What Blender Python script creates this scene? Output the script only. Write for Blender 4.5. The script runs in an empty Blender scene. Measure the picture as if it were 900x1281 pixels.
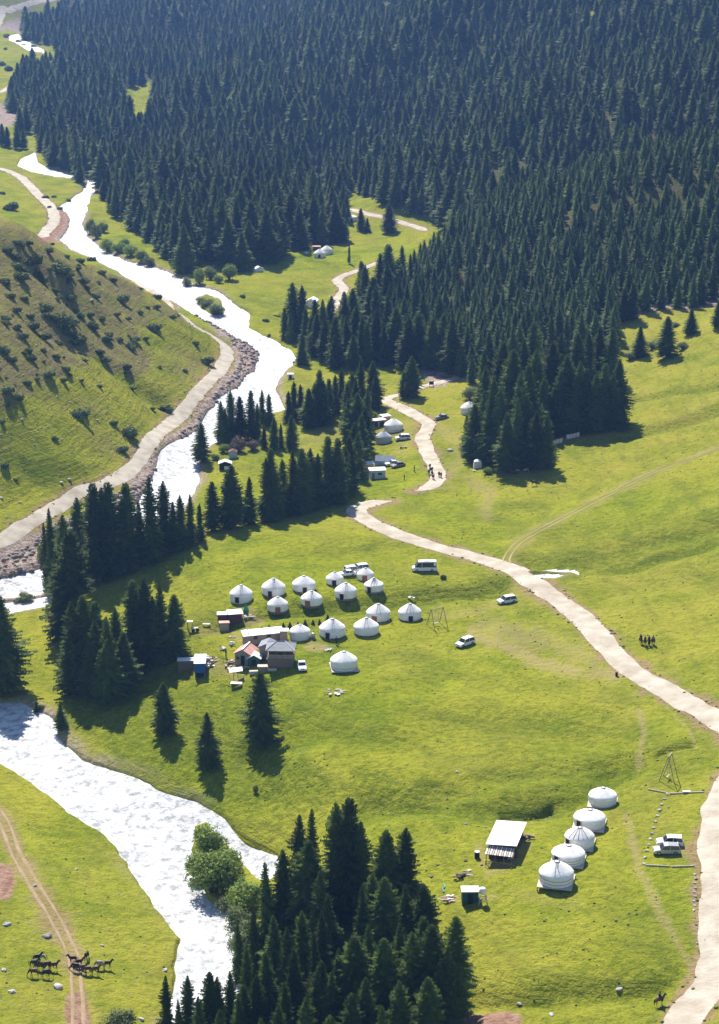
import bpy, math, random
import numpy as np
from mathutils import Vector, Matrix

random.seed(7); np.random.seed(7)
R = math.radians
# ------------------------------------------------------------------ camera
FPX, CX, CY, PITCH, HC = 2521.0, 450.0, 640.5, R(17.5), 159.0   # photograph is 900 x 1281
scene = bpy.context.scene
col = scene.collection
cam_d = bpy.data.cameras.new('camera'); cam = bpy.data.objects.new('camera', cam_d); col.objects.link(cam)
cam.location = (0, 0, HC); cam.rotation_euler = (R(90) - PITCH, 0, 0)
cam_d.sensor_fit = 'VERTICAL'; cam_d.sensor_height = 36.0; cam_d.lens = 36.0 * FPX / 1281.0
cam_d.clip_start = 1.0; cam_d.clip_end = 9000.0
scene.camera = cam
# ------------------------------------------------------------------ light
SUN_EL, SUN_AZ = R(47), R(-16)          # azimuth measured from +Y towards +X: the sun stands ahead and to the left
world = bpy.data.worlds.new('World'); scene.world = world; world.use_nodes = True
wn = world.node_tree.nodes; wl = world.node_tree.links; wn.clear()
wo = wn.new('ShaderNodeOutputWorld'); wb = wn.new('ShaderNodeBackground'); sky = wn.new('ShaderNodeTexSky')
sky.sky_type = 'NISHITA'; sky.sun_disc = False; sky.sun_elevation = SUN_EL; sky.sun_rotation = SUN_AZ
sky.altitude = 2000
wb.inputs['Strength'].default_value = 0.09
wl.new(sky.outputs[0], wb.inputs['Color']); wl.new(wb.outputs[0], wo.inputs['Surface'])
sun_d = bpy.data.lights.new('sun', 'SUN'); sun_d.energy = 4.6; sun_d.angle = R(0.53); sun_d.color = (1.0, 0.94, 0.84)
sun = bpy.data.objects.new('sun', sun_d); col.objects.link(sun)
sdir = Vector((math.sin(SUN_AZ) * math.cos(SUN_EL), math.cos(SUN_AZ) * math.cos(SUN_EL), math.sin(SUN_EL)))
sun.rotation_euler = sdir.to_track_quat('Z', 'Y').to_euler(); sun.location = (0, 0, 400)
scene.view_settings.view_transform = 'Standard'; scene.view_settings.look = 'None'
scene.view_settings.exposure = 1.02; scene.view_settings.gamma = 1.0
HAZE_DENSITY = 0.000085
try:
    scene.cycles.max_bounces = 6; scene.cycles.diffuse_bounces = 2; scene.cycles.glossy_bounces = 2
    scene.cycles.transmission_bounces = 3; scene.cycles.volume_bounces = 0
except Exception: pass

# ------------------------------------------------------------------ pixel <-> world (photograph's own pixels)
cp, sp = math.cos(PITCH), math.sin(PITCH)
def ray(px, py):
    u = (px - CX) / FPX; v = -(py - CY) / FPX
    return u, cp + v * sp, -sp + v * cp            # direction x, y, z
def unproj(px, py, z):
    x, y, zz = ray(px, py); t = (z - HC) / zz
    return x * t, y * t
def proj(X, Y, Z):
    dz = Z - HC
    d = Y * cp - dz * sp; u = Y * sp + dz * cp
    return CX + FPX * X / d, CY - FPX * u / d, FPX / d       # px, py, pixels per metre

# ------------------------------------------------------------------ helpers
def tag(o, label=None, cat=None, group=None, kind=None):
    if label: o['label'] = label
    if cat: o['category'] = cat
    if group: o['group'] = group
    if kind: o['kind'] = kind
    return o
class MB:
    def __init__(s): s.v = []; s.f = []; s.m = []; s.mi = 0
    def add(s, vs, fs):
        b = len(s.v); s.v.extend([tuple(p) for p in vs]); s.f.extend([tuple(b + i for i in f) for f in fs]); s.m.extend([s.mi] * len(fs)); return s
    def box(s, cx, cy, cz, sx, sy, sz, rz=0.0, top=1.0):
        c, n = math.cos(rz), math.sin(rz); vs = []
        for k in (-1, 1):
            q = top if k > 0 else 1.0
            for (i, j) in ((-1, -1), (1, -1), (1, 1), (-1, 1)):
                x, y = i * sx / 2 * q, j * sy / 2 * q
                vs.append((cx + x * c - y * n, cy + x * n + y * c, cz + k * sz / 2))
        return s.add(vs, [(3, 2, 1, 0), (4, 5, 6, 7), (0, 1, 5, 4), (1, 2, 6, 5), (2, 3, 7, 6), (3, 0, 4, 7)])
    def slab(s, pts, t):                      # polygon given by its upper face, thickness t downwards
        n = len(pts); vs = [tuple(p) for p in pts] + [(p[0], p[1], p[2] - t) for p in pts]
        return s.add(vs, [tuple(range(n)), tuple(range(2 * n - 1, n - 1, -1))] + [(i, i + n, (i + 1) % n + n, (i + 1) % n) for i in range(n)])
    def tube(s, pts, r, n=6, cap=True):
        pts = [Vector(p) for p in pts]; rs = r if isinstance(r, (list, tuple)) else [r] * len(pts)
        vs = []; fs = []
        for i, p in enumerate(pts):
            d = (pts[min(i + 1, len(pts) - 1)] - pts[max(i - 1, 0)]).normalized()
            a = Vector((0, 0, 1)) if abs(d.z) < .9 else Vector((1, 0, 0))
            e = d.cross(a).normalized(); g = d.cross(e)
            for k in range(n):
                t = 2 * math.pi * k / n; vs.append(p + (e * math.cos(t) + g * math.sin(t)) * rs[i])
        for i in range(len(pts) - 1):
            for k in range(n): fs.append((i * n + k, i * n + (k + 1) % n, (i + 1) * n + (k + 1) % n, (i + 1) * n + k))
        if cap: fs.append(tuple(range(n - 1, -1, -1))); fs.append(tuple(range((len(pts) - 1) * n, len(pts) * n)))
        return s.add(vs, fs)
    def lathe(s, prof, n=24, wob=None, c=(0, 0, 0), close=False):
        vs = []; fs = []
        for i, (r, z) in enumerate(prof):
            for k in range(n):
                t = 2 * math.pi * k / n; q = r * (wob(t, z) if wob else 1)
                vs.append((c[0] + q * math.cos(t), c[1] + q * math.sin(t), c[2] + z))
        for i in range(len(prof) - 1):
            for k in range(n): fs.append((i * n + k, i * n + (k + 1) % n, (i + 1) * n + (k + 1) % n, (i + 1) * n + k))
        if close: fs.append(tuple(range(n - 1, -1, -1))); fs.append(tuple((len(prof) - 1) * n + k for k in range(n)))
        return s.add(vs, fs)
    def mesh(s, name, mats, smooth=False):
        me = bpy.data.meshes.new(name); me.from_pydata(s.v, [], s.f)
        for m in (mats if isinstance(mats, (list, tuple)) else [mats]): me.materials.append(m)
        if any(s.m): me.polygons.foreach_set('material_index', s.m)
        if smooth: me.polygons.foreach_set('use_smooth', [True] * len(s.f))
        me.update(); return me
    def build(s, name, mats, parent=None, smooth=False):
        return link(name, s.mesh(name, mats, smooth), parent)
def link(name, me, parent=None):
    o = bpy.data.objects.new(name, me); col.objects.link(o)
    if parent: o.parent = parent
    return o
def empty(name, loc, rz=0.0, sc=1.0, label=None, cat=None, group=None):
    o = bpy.data.objects.new(name, None); col.objects.link(o); o.empty_display_size = .5
    o.location = loc; o.rotation_euler = (0, 0, rz); o.scale = (sc, sc, sc) if not isinstance(sc, tuple) else sc
    return tag(o, label, cat, group)
def copy_tree(o, parent=None):
    c = o.copy(); col.objects.link(c); c.parent = parent
    for ch in list(KIDS.get(o.name, [])) or [k for k in o.children]:
        n = copy_tree(ch, c)
    return c
KIDS = {}
def place(o, loc, rz=0.0, sc=None, label=None, group=None):
    o.location = loc; o.rotation_euler = (0, 0, rz)
    if sc is not None: o.scale = (sc, sc, sc) if not isinstance(sc, tuple) else sc
    if label: o['label'] = label
    if group: o['group'] = group
    return o
class Proto:                                  # first use gives the original, later uses give copies of it and its parts
    def __init__(s, make): s.make = make; s.first = None
    def get(s):
        if s.first is None: s.first = s.make(); return s.first
        return copy_tree(s.first)

# ------------------------------------------------------------------ materials
def mat(name, base, rough=.8, var=None, scale=3.0, bump=0.0, bscale=8.0, metal=0.0, spec=.3, detail=4, rnd=0.0, transl=0.0, coords='Object'):
    m = bpy.data.materials.new(name); m.use_nodes = True; nt = m.node_tree; N = nt.nodes; L = nt.links
    p = N['Principled BSDF']; p.inputs['Roughness'].default_value = rough; p.inputs['Metallic'].default_value = metal
    p.inputs['Specular IOR Level'].default_value = spec
    base = tuple(base) + (1,); src = None
    tc = N.new('ShaderNodeTexCoord')
    if var:
        nz = N.new('ShaderNodeTexNoise'); nz.inputs['Scale'].default_value = scale; nz.inputs['Detail'].default_value = detail
        L.new(tc.outputs[coords], nz.inputs['Vector'])
        cr = N.new('ShaderNodeMapRange'); cr.inputs[1].default_value = .35; cr.inputs[2].default_value = .68
        L.new(nz.outputs[0], cr.inputs[0])
        mx = N.new('ShaderNodeMix'); mx.data_type = 'RGBA'; mx.inputs[6].default_value = base; mx.inputs[7].default_value = tuple(var) + (1,)
        L.new(cr.outputs[0], mx.inputs[0]); src = mx.outputs[2]
    if rnd:
        oi = N.new('ShaderNodeObjectInfo'); hs = N.new('ShaderNodeHueSaturation')
        mr = N.new('ShaderNodeMapRange'); mr.inputs[3].default_value = 1 - rnd; mr.inputs[4].default_value = 1 + rnd
        L.new(oi.outputs['Random'], mr.inputs[0]); L.new(mr.outputs[0], hs.inputs['Value'])
        if src: L.new(src, hs.inputs['Color'])
        else: hs.inputs['Color'].default_value = base
        src = hs.outputs[0]
    if src: L.new(src, p.inputs['Base Color'])
    else: p.inputs['Base Color'].default_value = base
    if bump:
        nb = N.new('ShaderNodeTexNoise'); nb.inputs['Scale'].default_value = bscale; nb.inputs['Detail'].default_value = 5
        L.new(tc.outputs[coords], nb.inputs['Vector'])
        b = N.new('ShaderNodeBump'); b.inputs['Distance'].default_value = bump; L.new(nb.outputs[0], b.inputs['Height'])
        L.new(b.outputs[0], p.inputs['Normal'])
    if transl:
        t = N.new('ShaderNodeBsdfTranslucent'); ms = N.new('ShaderNodeMixShader'); ms.inputs[0].default_value = transl
        if src: L.new(src, t.inputs['Color'])
        else: t.inputs['Color'].default_value = base
        L.new(p.outputs[0], ms.inputs[1]); L.new(t.outputs[0], ms.inputs[2]); L.new(ms.outputs[0], N['Material Output'].inputs['Surface'])
    return m
M = {}
M['spruce'] = mat('spruce_needles', (.062, .108, .018), .75, (.135, .185, .030), .35, rnd=.38, transl=.38, spec=.25)
M['spruce_young'] = mat('young_spruce_needles', (.082, .135, .030), .75, (.13, .185, .04), .35, rnd=.3, transl=.38, spec=.25)
M['bark'] = mat('bark', (.10, .07, .05), .9, (.16, .12, .09), 4, .03, 12)
M['willow'] = mat('willow_leaves', (.17, .25, .045), .7, (.26, .33, .06), .7, rnd=.15, transl=.35)
M['olive'] = mat('olive_leaves', (.14, .18, .06), .7, (.20, .23, .09), .7, rnd=.2, transl=.3)
M['juniper'] = mat('juniper_leaves', (.065, .10, .03), .8, (.11, .15, .04), .8, rnd=.3, transl=.15)
M['twig'] = mat('bare_twigs', (.17, .12, .10), .9, (.24, .17, .13), 1.5)
M['rock'] = mat('rock', (.30, .28, .26), .9, (.50, .47, .44), 1.2, .06, 4, rnd=.25)
M['darkrock'] = mat('wet_rock', (.08, .065, .055), .6, (.16, .13, .11), 1.2, .06, 4, rnd=.25)
M['gravelrock'] = mat('bank_rock', (.20, .155, .13), .9, (.36, .30, .26), .4, .04, 4)
M['felt'] = mat('white_felt', (.84, .825, .79), .9, (.70, .68, .65), .8, .05, 2.2, spec=.15, rnd=.06)
M['feltgrey'] = mat('grey_felt', (.48, .50, .53), .9, (.40, .42, .46), 1.1, .05, 2.2, spec=.15)
M['wallfelt'] = mat('wall_canvas', (.82, .80, .78), .9, (.72, .70, .70), 1.4, .04, 3, spec=.15, rnd=.06)
M['skirt'] = mat('yurt_skirt', (.10, .09, .085), .9, (.2, .18, .16), 1.5)
M['rope'] = mat('rope_band', (.30, .28, .27), .9)
M['door'] = mat('dark_door_opening', (.018, .014, .012), .9)
M['redwood'] = mat('reddish_wooden_door', (.30, .12, .06), .7, (.22, .09, .05), 4)
M['wood'] = mat('weathered_wood', (.19, .13, .09), .85, (.28, .21, .15), 3, .01, 20)
M['palewood'] = mat('pale_planks', (.46, .40, .33), .85, (.58, .52, .45), 2.5, .01, 14)
M['maroon'] = mat('maroon_logs', (.075, .028, .030), .75, (.12, .055, .05), 2.5, .02, 6)
M['whitepaint'] = mat('white_sheet_roof', (.80, .80, .80), .55, (.70, .70, .72), .7, .012, 2.5)
M['pinkroof'] = mat('faded_red_roof', (.50, .24, .19), .7, (.62, .36, .30), 1.0, .01, 3)
M['greyroof'] = mat('grey_roof', (.19, .20, .235), .6, (.26, .27, .30), 1.2, .01, 3)
M['greywall'] = mat('grey_brown_wall', (.22, .18, .16), .85, (.30, .26, .23), 1.8, .01, 8)
M['tan'] = mat('pink_plaster', (.45, .30, .24), .85, (.52, .38, .31), 1.5)
M['blue'] = mat('blue_paint', (.02, .09, .33), .45, (.03, .12, .40), 1.5)
M['green'] = mat('dark_green_wall', (.012, .07, .05), .5, (.02, .10, .07), 2)
M['tarp'] = mat('blue_grey_tarp', (.36, .41, .50), .7, (.46, .50, .58), 1.0, .03, 2)
M['glass'] = mat('dark_glass', (.02, .022, .026), .12, spec=.6)
M['carwhite'] = mat('white_car_paint', (.72, .73, .74), .25, spec=.6)
M['carsilver'] = mat('silver_car_paint', (.42, .42, .43), .28, metal=.35, spec=.6)
M['cardark'] = mat('dark_car_paint', (.03, .032, .04), .25, spec=.6)
M['cargrey'] = mat('grey_car_paint', (.16, .155, .16), .3, spec=.6)
M['rubber'] = mat('rubber', (.02, .02, .02), .85)
M['chrome'] = mat('wheel_rim', (.45, .45, .46), .35, metal=.8)
M['lamp'] = mat('lamp_lens', (.75, .75, .72), .15, spec=.7)
M['redlamp'] = mat('rear_lamp_lens', (.4, .02, .015), .2, spec=.6)
M['horse1'] = mat('bay_coat', (.065, .026, .014), .55, (.10, .045, .022), 1.5)
M['horse2'] = mat('black_coat', (.014, .011, .010), .5, (.03, .022, .018), 1.5)
M['horse3'] = mat('grey_coat', (.38, .36, .33), .7, (.26, .24, .22), 1.5)
M['hair'] = mat('mane_hair', (.012, .010, .009), .7)
M['skin'] = mat('skin', (.36, .20, .13), .6)
M['cloth1'] = mat('dark_clothes', (.02, .022, .035), .9)
M['cloth2'] = mat('red_jacket', (.22, .03, .03), .9)
M['cloth3'] = mat('green_cloth', (.05, .32, .16), .9)
M['sheet'] = mat('white_laundry', (.72, .68, .70), .9, (.55, .40, .42), 1.2)
M['metal'] = mat('galvanised_metal', (.48, .48, .47), .4, metal=.5)
M['turquoise'] = mat('turquoise_plastic', (.04, .30, .28), .5)

# ------------------------------------------------------------------ terrain: heights of the valley (photo pixel, height) -> smooth surface
CTRL = [  # meadow of the camps
 (300,735,0),(450,740,0.3),(600,760,1),(400,880,-1.2),(500,830,0),(280,815,-2),(240,860,-4.5),(200,930,-8.5),(120,880,-9.3),(150,800,-5.5),
 (300,985,-9),(345,1045,-11.3),(330,900,-4.5),(450,950,-2.5),(560,940,-0.5),(700,1050,0),(600,1085,-1),(850,1100,1),(850,1250,-1.5),(600,1240,-4),
 (450,1190,-8.5),(350,1240,-12.5),(550,1140,-3),(420,1060,-7),(520,1010,-1.8),(760,900,1),(650,690,1),(200,700,-1.2),(340,650,-0.8),(430,610,-.8),(250,665,-1.3),
 (40,790,-9.3),(90,770,-8),(20,860,-10.8),(110,830,-9),
 # river line
 (350,450,-5),(300,395,-4.6),(200,345,-4),(110,290,-3.5),(80,240,-3),(40,200,-2.5),(320,490,-5.4),(265,530,-5.8),(225,600,-6.5),(150,680,-7.6),(50,738,-8.6),
 (-60,800,-10),(0,910,-12),(100,965,-13),(200,1030,-14),(280,1130,-14.8),(260,1240,-15.4),(330,1080,-13.6),
 # bank below the camera
 (0,1010,-11.5),(100,1120,-12.6),(50,1200,-12),(180,1240,-14),(0,1290,-11),(130,1290,-13),
 # flats on the far side of the tree belt
 (270,600,-5.2),(300,560,-4.8),(400,520,-3.6),(380,600,-4),(430,560,-3),(460,590,-2),(470,540,-2.2),(400,470,-4),(300,520,-5.2),(500,500,-2),(540,590,-.3),(560,540,0),
 (330,380,-3.2),(420,330,-2),(480,290,-1),(350,350,-2.8),(450,390,-2.5),(560,470,0),(520,620,.2),
 # meadow rising to the right
 (900,900,4),(900,780,6),(800,750,4),(900,680,9),(750,680,4),(850,600,9),(700,600,4),(640,585,2.5),(900,560,12),(800,520,9),(900,470,16),(820,450,11),(900,405,21),(760,470,8),
 (1100,900,9),(1100,1150,4),(1100,700,20),(1100,500,25),(1100,380,32),(700,860,1.5),
 # near wooded slope
 (640,450,5),(560,430,1.5),(700,400,10),(800,380,17),(900,370,20),(620,370,12),(700,330,22),(800,300,30),(900,280,38),(560,340,8),(640,280,28),(720,240,40),(820,215,50),(900,205,52),
 (500,390,-1),(510,340,1),(1100,250,50),(560,300,12),
 # far mountain side and valley floor
 (450,250,2),(400,240,1),(520,230,12),(600,190,22),(680,150,38),(780,110,50),(900,80,60),(450,180,8),(540,130,25),(640,60,55),(760,10,80),(900,0,90),
 (450,100,25),(370,150,14),(300,200,2),(300,120,12),(300,50,26),(450,30,50),(560,20,70),(200,250,-1),(200,150,3),(150,80,9),(160,20,26),(300,0,45),(90,120,2),(0,150,1),(0,90,4),(40,30,8),(0,0,14),
 (170,125,2),(-200,150,12),(-200,20,30),(1100,20,95),(230,320,-2.5),(130,250,-2),(350,300,-1.5),
 # hill on the left above the river road
 (0,300,47),(0,270,49.5),(60,305,39),(100,325,30),(150,347,24),(200,378,11),(240,402,4),(150,450,12),(50,400,28),(100,500,11.5),(50,600,2.2),(0,500,20),(200,450,7),(240,450,2.5),
 (200,520,-1),(150,580,-1.6),(60,645,-2.6),(0,670,-2.2),(100,620,-2.4),(120,400,20),(180,420,12),(0,610,4),(0,400,33),(280,450,-2.2),(280,420,-2.5),(230,398,-1.8),(290,435,-2.6),(180,355,-1.2),
 (0,700,-4.6),(-60,740,-8.5),(-200,500,31),(-200,350,40),(-200,640,10),(-200,1000,-11),(-200,1250,-10),(-200,760,-9),
 # behind that hill
 (100,395,1),(0,390,4),(50,390,2),(-120,390,12),(150,385,-1),(60,250,-1.5),(0,215,-.5),(60,280,-1.8),(20,250,0),(0,262,2),
 # near rim
 (100,1450,-14),(850,1450,0),(450,1400,-13)]
WCTRL = [(167,920,32),(136,905,29),(99,895,21),(68,885,12),(0,60,-12),(-26,60,-12),(26,60,-12),(0,110,-12),(-50,110,-12),(50,110,-12),(-80,190,-13),(80,190,-4),(-900,1900,90),(900,1900,240),(0,2700,170),(-700,2700,140),(800,2700,280),(0,3500,240),(-1300,3500,200),(1300,3500,300),(-500,900,110),(500,800,120),(-400,2300,60)]
pts = []
for (px, py, z) in CTRL:
    X, Y = unproj(px, py, z); pts.append((X / Y, math.log(Y), z))
for (X, Y, z) in WCTRL: pts.append((X / Y, math.log(Y), z))
P = np.array(pts)
def tpsk(r2): return np.where(r2 > 1e-12, 0.5 * r2 * np.log(np.maximum(r2, 1e-12)), 0.0)
AS = 1.0
n = len(P); K = tpsk((AS * (P[:, None, 0] - P[None, :, 0]))**2 + (P[:, None, 1] - P[None, :, 1])**2)
K += np.eye(n) * 1.2e-5
Q = np.c_[np.ones(n), P[:, 0], P[:, 1]]
A = np.zeros((n + 3, n + 3)); A[:n, :n] = K; A[:n, n:] = Q; A[n:, :n] = Q.T
W = np.linalg.solve(A, np.r_[P[:, 2], 0, 0, 0])
def base_h(a, ly):
    a = np.asarray(a, float); ly = np.asarray(ly, float); out = W[n] + W[n + 1] * a + W[n + 2] * ly
    for i in range(n): out = out + W[i] * tpsk((AS * (a - P[i, 0]))**2 + (ly - P[i, 1])**2)
    return out
# grid: columns are bearings, rows are distances, finer where the ground is near
a_in = np.linspace(-.205, .205, 600)
side = .205 + np.cumsum(np.linspace(.001, .0125, 40)); GA = np.concatenate([-side[::-1], a_in, side])
q = np.linspace(190**-.5, 3300**-.5, 1000); GY = q**-2
GY = np.concatenate([[60, 80, 105, 130, 150, 165, 178], GY]); LY = np.log(GY)
NA, NY = len(GA), len(GY)
AA, LL = np.meshgrid(GA, LY); YY = np.exp(LL); XX = AA * YY
H0 = base_h(AA, LL)
# lattice noise
_perm = np.random.RandomState(3).rand(256, 256)
def vnoise(x, y):
    xi = np.floor(x).astype(int); yi = np.floor(y).astype(int); fx = x - xi; fy = y - yi
    fx = fx * fx * (3 - 2 * fx); fy = fy * fy * (3 - 2 * fy)
    g = lambda i, j: _perm[(xi + i) & 255, (yi + j) & 255]
    return (g(0, 0) * (1 - fx) + g(1, 0) * fx) * (1 - fy) + (g(0, 1) * (1 - fx) + g(1, 1) * fx) * fy - .5
def fbm(x, y, sc, o=4):
    s = 0; a = 1.0
    for k in range(o): s = s + a * vnoise(x / sc * 2**k + 17.3 * k, y / sc * 2**k + 5.1 * k); a *= .5
    return s
def smooth(e0, e1, x):
    t = np.clip((x - e0) / (e1 - e0), 0, 1); return t * t * (3 - 2 * t)
def hat(px, py):                                     # first hit of a photo ray with the smooth surface
    x, y, z = ray(px, py); Ys = np.exp(np.linspace(math.log(180), math.log(3200), 1500)); a = x / y
    hh = base_h(np.full_like(Ys, a), np.log(Ys)); zz = HC + z / y * Ys
    k = np.argmax(zz < hh) if (zz < hh).any() else len(Ys) - 1
    return a * Ys[k], Ys[k]
def seg_dist(X, Y, pl):                              # distance to an open polyline
    d = np.full(X.shape, 1e9)
    for (x0, y0), (x1, y1) in zip(pl[:-1], pl[1:]):
        dx, dy = x1 - x0, y1 - y0; L2 = dx * dx + dy * dy + 1e-9
        t = np.clip(((X - x0) * dx + (Y - y0) * dy) / L2, 0, 1)
        d = np.minimum(d, np.hypot(X - x0 - t * dx, Y - y0 - t * dy))
    return d
def inside(X, Y, pg):
    c = np.zeros(X.shape, bool)
    for (x0, y0), (x1, y1) in zip(pg, pg[1:] + pg[:1]):
        if y0 == y1: continue
        k = ((y0 > Y) != (y1 > Y)) & (X < (x1 - x0) * (Y - y0) / (y1 - y0) + x0); c ^= k
    return c
def sdist(X, Y, pg, margin):                         # signed distance to a polygon (negative inside), exact only within margin
    out = np.full(X.shape, float(margin)); xs = [p[0] for p in pg]; ys = [p[1] for p in pg]
    m = (X > min(xs) - margin) & (X < max(xs) + margin) & (Y > min(ys) - margin) & (Y < max(ys) + margin)
    if m.any():
        x, y = X[m], Y[m]; d = seg_dist(x, y, pg + pg[:1]); out[m] = np.where(inside(x, y, pg), -d, d)
    return out
def crom(pl, step):                                  # smooth a polyline
    P_ = [np.array(p, float) for p in pl]; P_ = [2 * P_[0] - P_[1]] + P_ + [2 * P_[-1] - P_[-2]]; out = []
    for i in range(1, len(P_) - 2):
        p0, p1, p2, p3 = P_[i - 1:i + 3]; m_ = max(2, int(np.linalg.norm((p2 - p1)[:2]) / step))
        for k in range(m_):
            t = k / m_; out.append(.5 * (2 * p1 + (p2 - p0) * t + (2 * p0 - 5 * p1 + 4 * p2 - p3) * t * t + (3 * p1 - p0 - 3 * p2 + p3) * t**3))
    out.append(P_[-2]); return [tuple(p) for p in out]

# edge of the woods and the clearings in them
FA = [(-200,-90),(1150,-90),(1150,350),(900,380),(870,386),(800,392),(772,404),(768,440),(700,450),(585,472),(560,462),(520,455),(480,460),(415,456),(395,445),(400,415),(430,410),(455,398),(480,378),(500,358),(525,340),(555,322),(575,305),(562,290),(545,282),(535,272),(500,264),(470,256),(452,240),(440,247),(432,262),(436,290),(425,303),(395,309),(360,320),(330,331),(300,340),(252,330),(228,342),(210,322),(188,302),(165,285),(142,270),(130,253),(125,233),(100,228),(60,203),(50,190),(48,160),(15,140),(12,125),(35,92),(75,86),(92,70),(60,56),(28,52),(30,38),(55,40),(66,0),(75,-20),(50,-90)]
OUT = [(295,150),(230,190),(445,125),(465,110),(610,120),(665,135),(707,96),(680,12),(745,18),(855,96),(677,176),(812,76),(745,86),(520,60),(400,60)]
HOLES = [[(x - 5, y - 3), (x + 5, y - 3), (x + 6, y + 9), (x - 6, y + 9)] for (x, y) in OUT] + [[(150,112),(195,103),(194,140),(185,160),(160,165),(150,135)],[(385,220),(408,220),(408,268),(392,268)],[(35,120),(70,130),(70,145),(35,135)],[(60,2),(75,-10),(75,20),(62,30)]]
RIVERS = [
 [(215,1330),(216,1281),(218,1240),(219,1208),(228,1172),(208,1144),(180,1108),(164,1078),(148,1068),(128,1036),(92,1016),(72,996),(24,966),(0,950),(-60,925),(-130,850),(-130,765),(-60,728),(0,726),(40,716),(58,708),(100,684),(150,652),(186,615),(194,590),(203,563),(233,548),(250,535),(262,512),(272,503),(297,483),(320,460),(326,448),(317,433),(293,420),(270,407),(233,387),(187,359),(147,338),(117,322),(90,312),(76,300),(84,290),(90,273),(76,258),(97,243),(104,240),(113,222),(123,226),(114,243),(108,263),(101,280),(112,297),(128,313),(160,327),(193,333),(217,343),(250,357),(270,363),(297,383),(314,393),(311,409),(347,427),(366,437),(371,450),(351,470),(343,483),(357,512),(330,520),(300,525),(280,548),(262,555),(246,567),(249,587),(247,602),(235,627),(200,667),(150,703),(100,737),(62,756),(17,762),(-20,772),(-55,800),(-55,840),(-20,870),(0,876),(24,878),(60,896),(72,912),(80,932),(104,948),(136,964),(172,976),(208,992),(244,1004),(280,1028),(304,1052),(344,1070),(352,1088),(335,1098),(318,1092),(300,1070),(280,1045),(262,1024),(240,1030),(236,1060),(240,1100),(262,1126),(285,1140),(292,1165),(300,1195),(316,1212),(320,1250),(318,1330)],
 [(22,207),(27,198),(44,190),(47,203),(62,211),(97,218),(99,224),(60,219),(40,215)],
 [(30,124),(45,124),(66,134),(66,140),(45,134),(32,129)],
 [(12,44),(22,42),(40,56),(54,62),(56,66),(36,63),(22,54),(12,50)],
 [(668,719),(684,717.3),(707,717.5),(694,721.5),(676,723)]]
ISLET = [(243,372),(258,366),(278,374),(281,392),(266,394),(250,384)]
BAR = [(-20,748),(20,746),(50,742),(74,728),(90,728),(66,744),(20,752),(-20,758)]
RW = [[hat(*p) for p in r] for r in RIVERS]; ISW = [hat(*p) for p in ISLET]; BARW = [hat(*p) for p in BAR]
rs = [sdist(XX, YY, w, 40.0) for w in RW]; sd_riv = rs[0]
for r_ in rs[1:]: sd_riv = np.minimum(sd_riv, r_)
sd_riv = np.maximum(sd_riv, -sdist(XX, YY, ISW, 40.0)); sd_riv = np.maximum(sd_riv, -sdist(XX, YY, BARW, 40.0))
_fb = fbm(XX, YY, 9.0, 4); sd_n = rs[0] + 1.3 * _fb
for r_ in rs[1:]: sd_n = np.minimum(sd_n, r_ + .25 * _fb)
sd_n = np.maximum(sd_n, -sdist(XX, YY, ISW, 40.0) + .6 * _fb); sd_n = np.maximum(sd_n, -sdist(XX, YY, BARW, 40.0) + .6 * _fb)

ROADS = {
 'main': ([(840,1300),(858,1270),(883,1240),(895,1205),(896,1145),(899,1100),(892,1065),(895,1030),(906,990),(930,955),(936,930),(903,905),(860,881),(820,857),(790,838),(762,812),(740,786),(715,764),(690,745),(660,725),(630,709),(590,696),(555,687),(520,677),(490,666),(462,652),(446,641),(452,633),(470,629),(490,627)], 5.4),
 'mid': ([(519,616),(535,611),(548,600),(545,585),(535,565),(528,548),(536,531),(518,519),(500,509),(483,501),(499,495),(533,483),(560,477),(585,468)], 4.4),
 'upper': ([(408,396),(415,388),(424,372),(430,362),(422,352),(431,345),(449,339),(471,330),(490,322)], 4.2),
 'top': ([(430,262),(445,264),(460,268),(484,274),(516,283),(535,289)], 3.4),
 'river': ([(-260,770),(-180,750),(-100,722),(-40,694),(0,677),(33,658),(67,638),(100,618),(133,607),(160,593),(177,573),(193,549),(220,527),(237,507),(253,487),(271,468),(284,447),(281,433),(263,419),(233,399),(207,378),(180,358),(163,345)], 4.4),
 'riverup': ([(52,298),(58,290),(68,277),(64,260),(47,243),(27,223),(0,211),(-40,205)], 5.6),
 'farleft': ([(-30,45),(0,24),(12,15),(35,8),(64,1),(90,-6)], 8.0),
 'farleft2': ([(-30,120),(0,115),(10,111),(18,105)], 6.0)}
TRACKS = {
 'meadow': ([(640,714),(634,702),(640,689),(656,675),(700,651),(760,621),(820,591),(870,573),(900,561),(950,545)], 2.6),
 'lower': ([(-140,900),(-70,950),(-20,1000),(4,1028),(20,1068),(48,1116),(72,1156),(92,1200),(96,1232),(98,1262),(98,1300)], 3.0)}
RDW = {k: (crom([hat(*p) for p in v], 3.0), w) for k, (v, w) in ROADS.items()}
TRW = {k: (crom([hat(*p) for p in v], 2.0), w) for k, (v, w) in TRACKS.items()}
d_road = np.full(XX.shape, 1e9); d_main = None
for k, (pl, w) in list(RDW.items()) + list(TRW.items()):
    if k == 'meadow' and d_main is None: d_main = d_road.copy()
    xs = [p[0] for p in pl]; ys = [p[1] for p in pl]
    m = (XX > min(xs) - 25) & (XX < max(xs) + 25) & (YY > min(ys) - 25) & (YY < max(ys) + 25)
    d_road[m] = np.minimum(d_road[m], seg_dist(XX[m], YY[m], pl[::2] + pl[-1:]) - w / 2)

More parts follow.
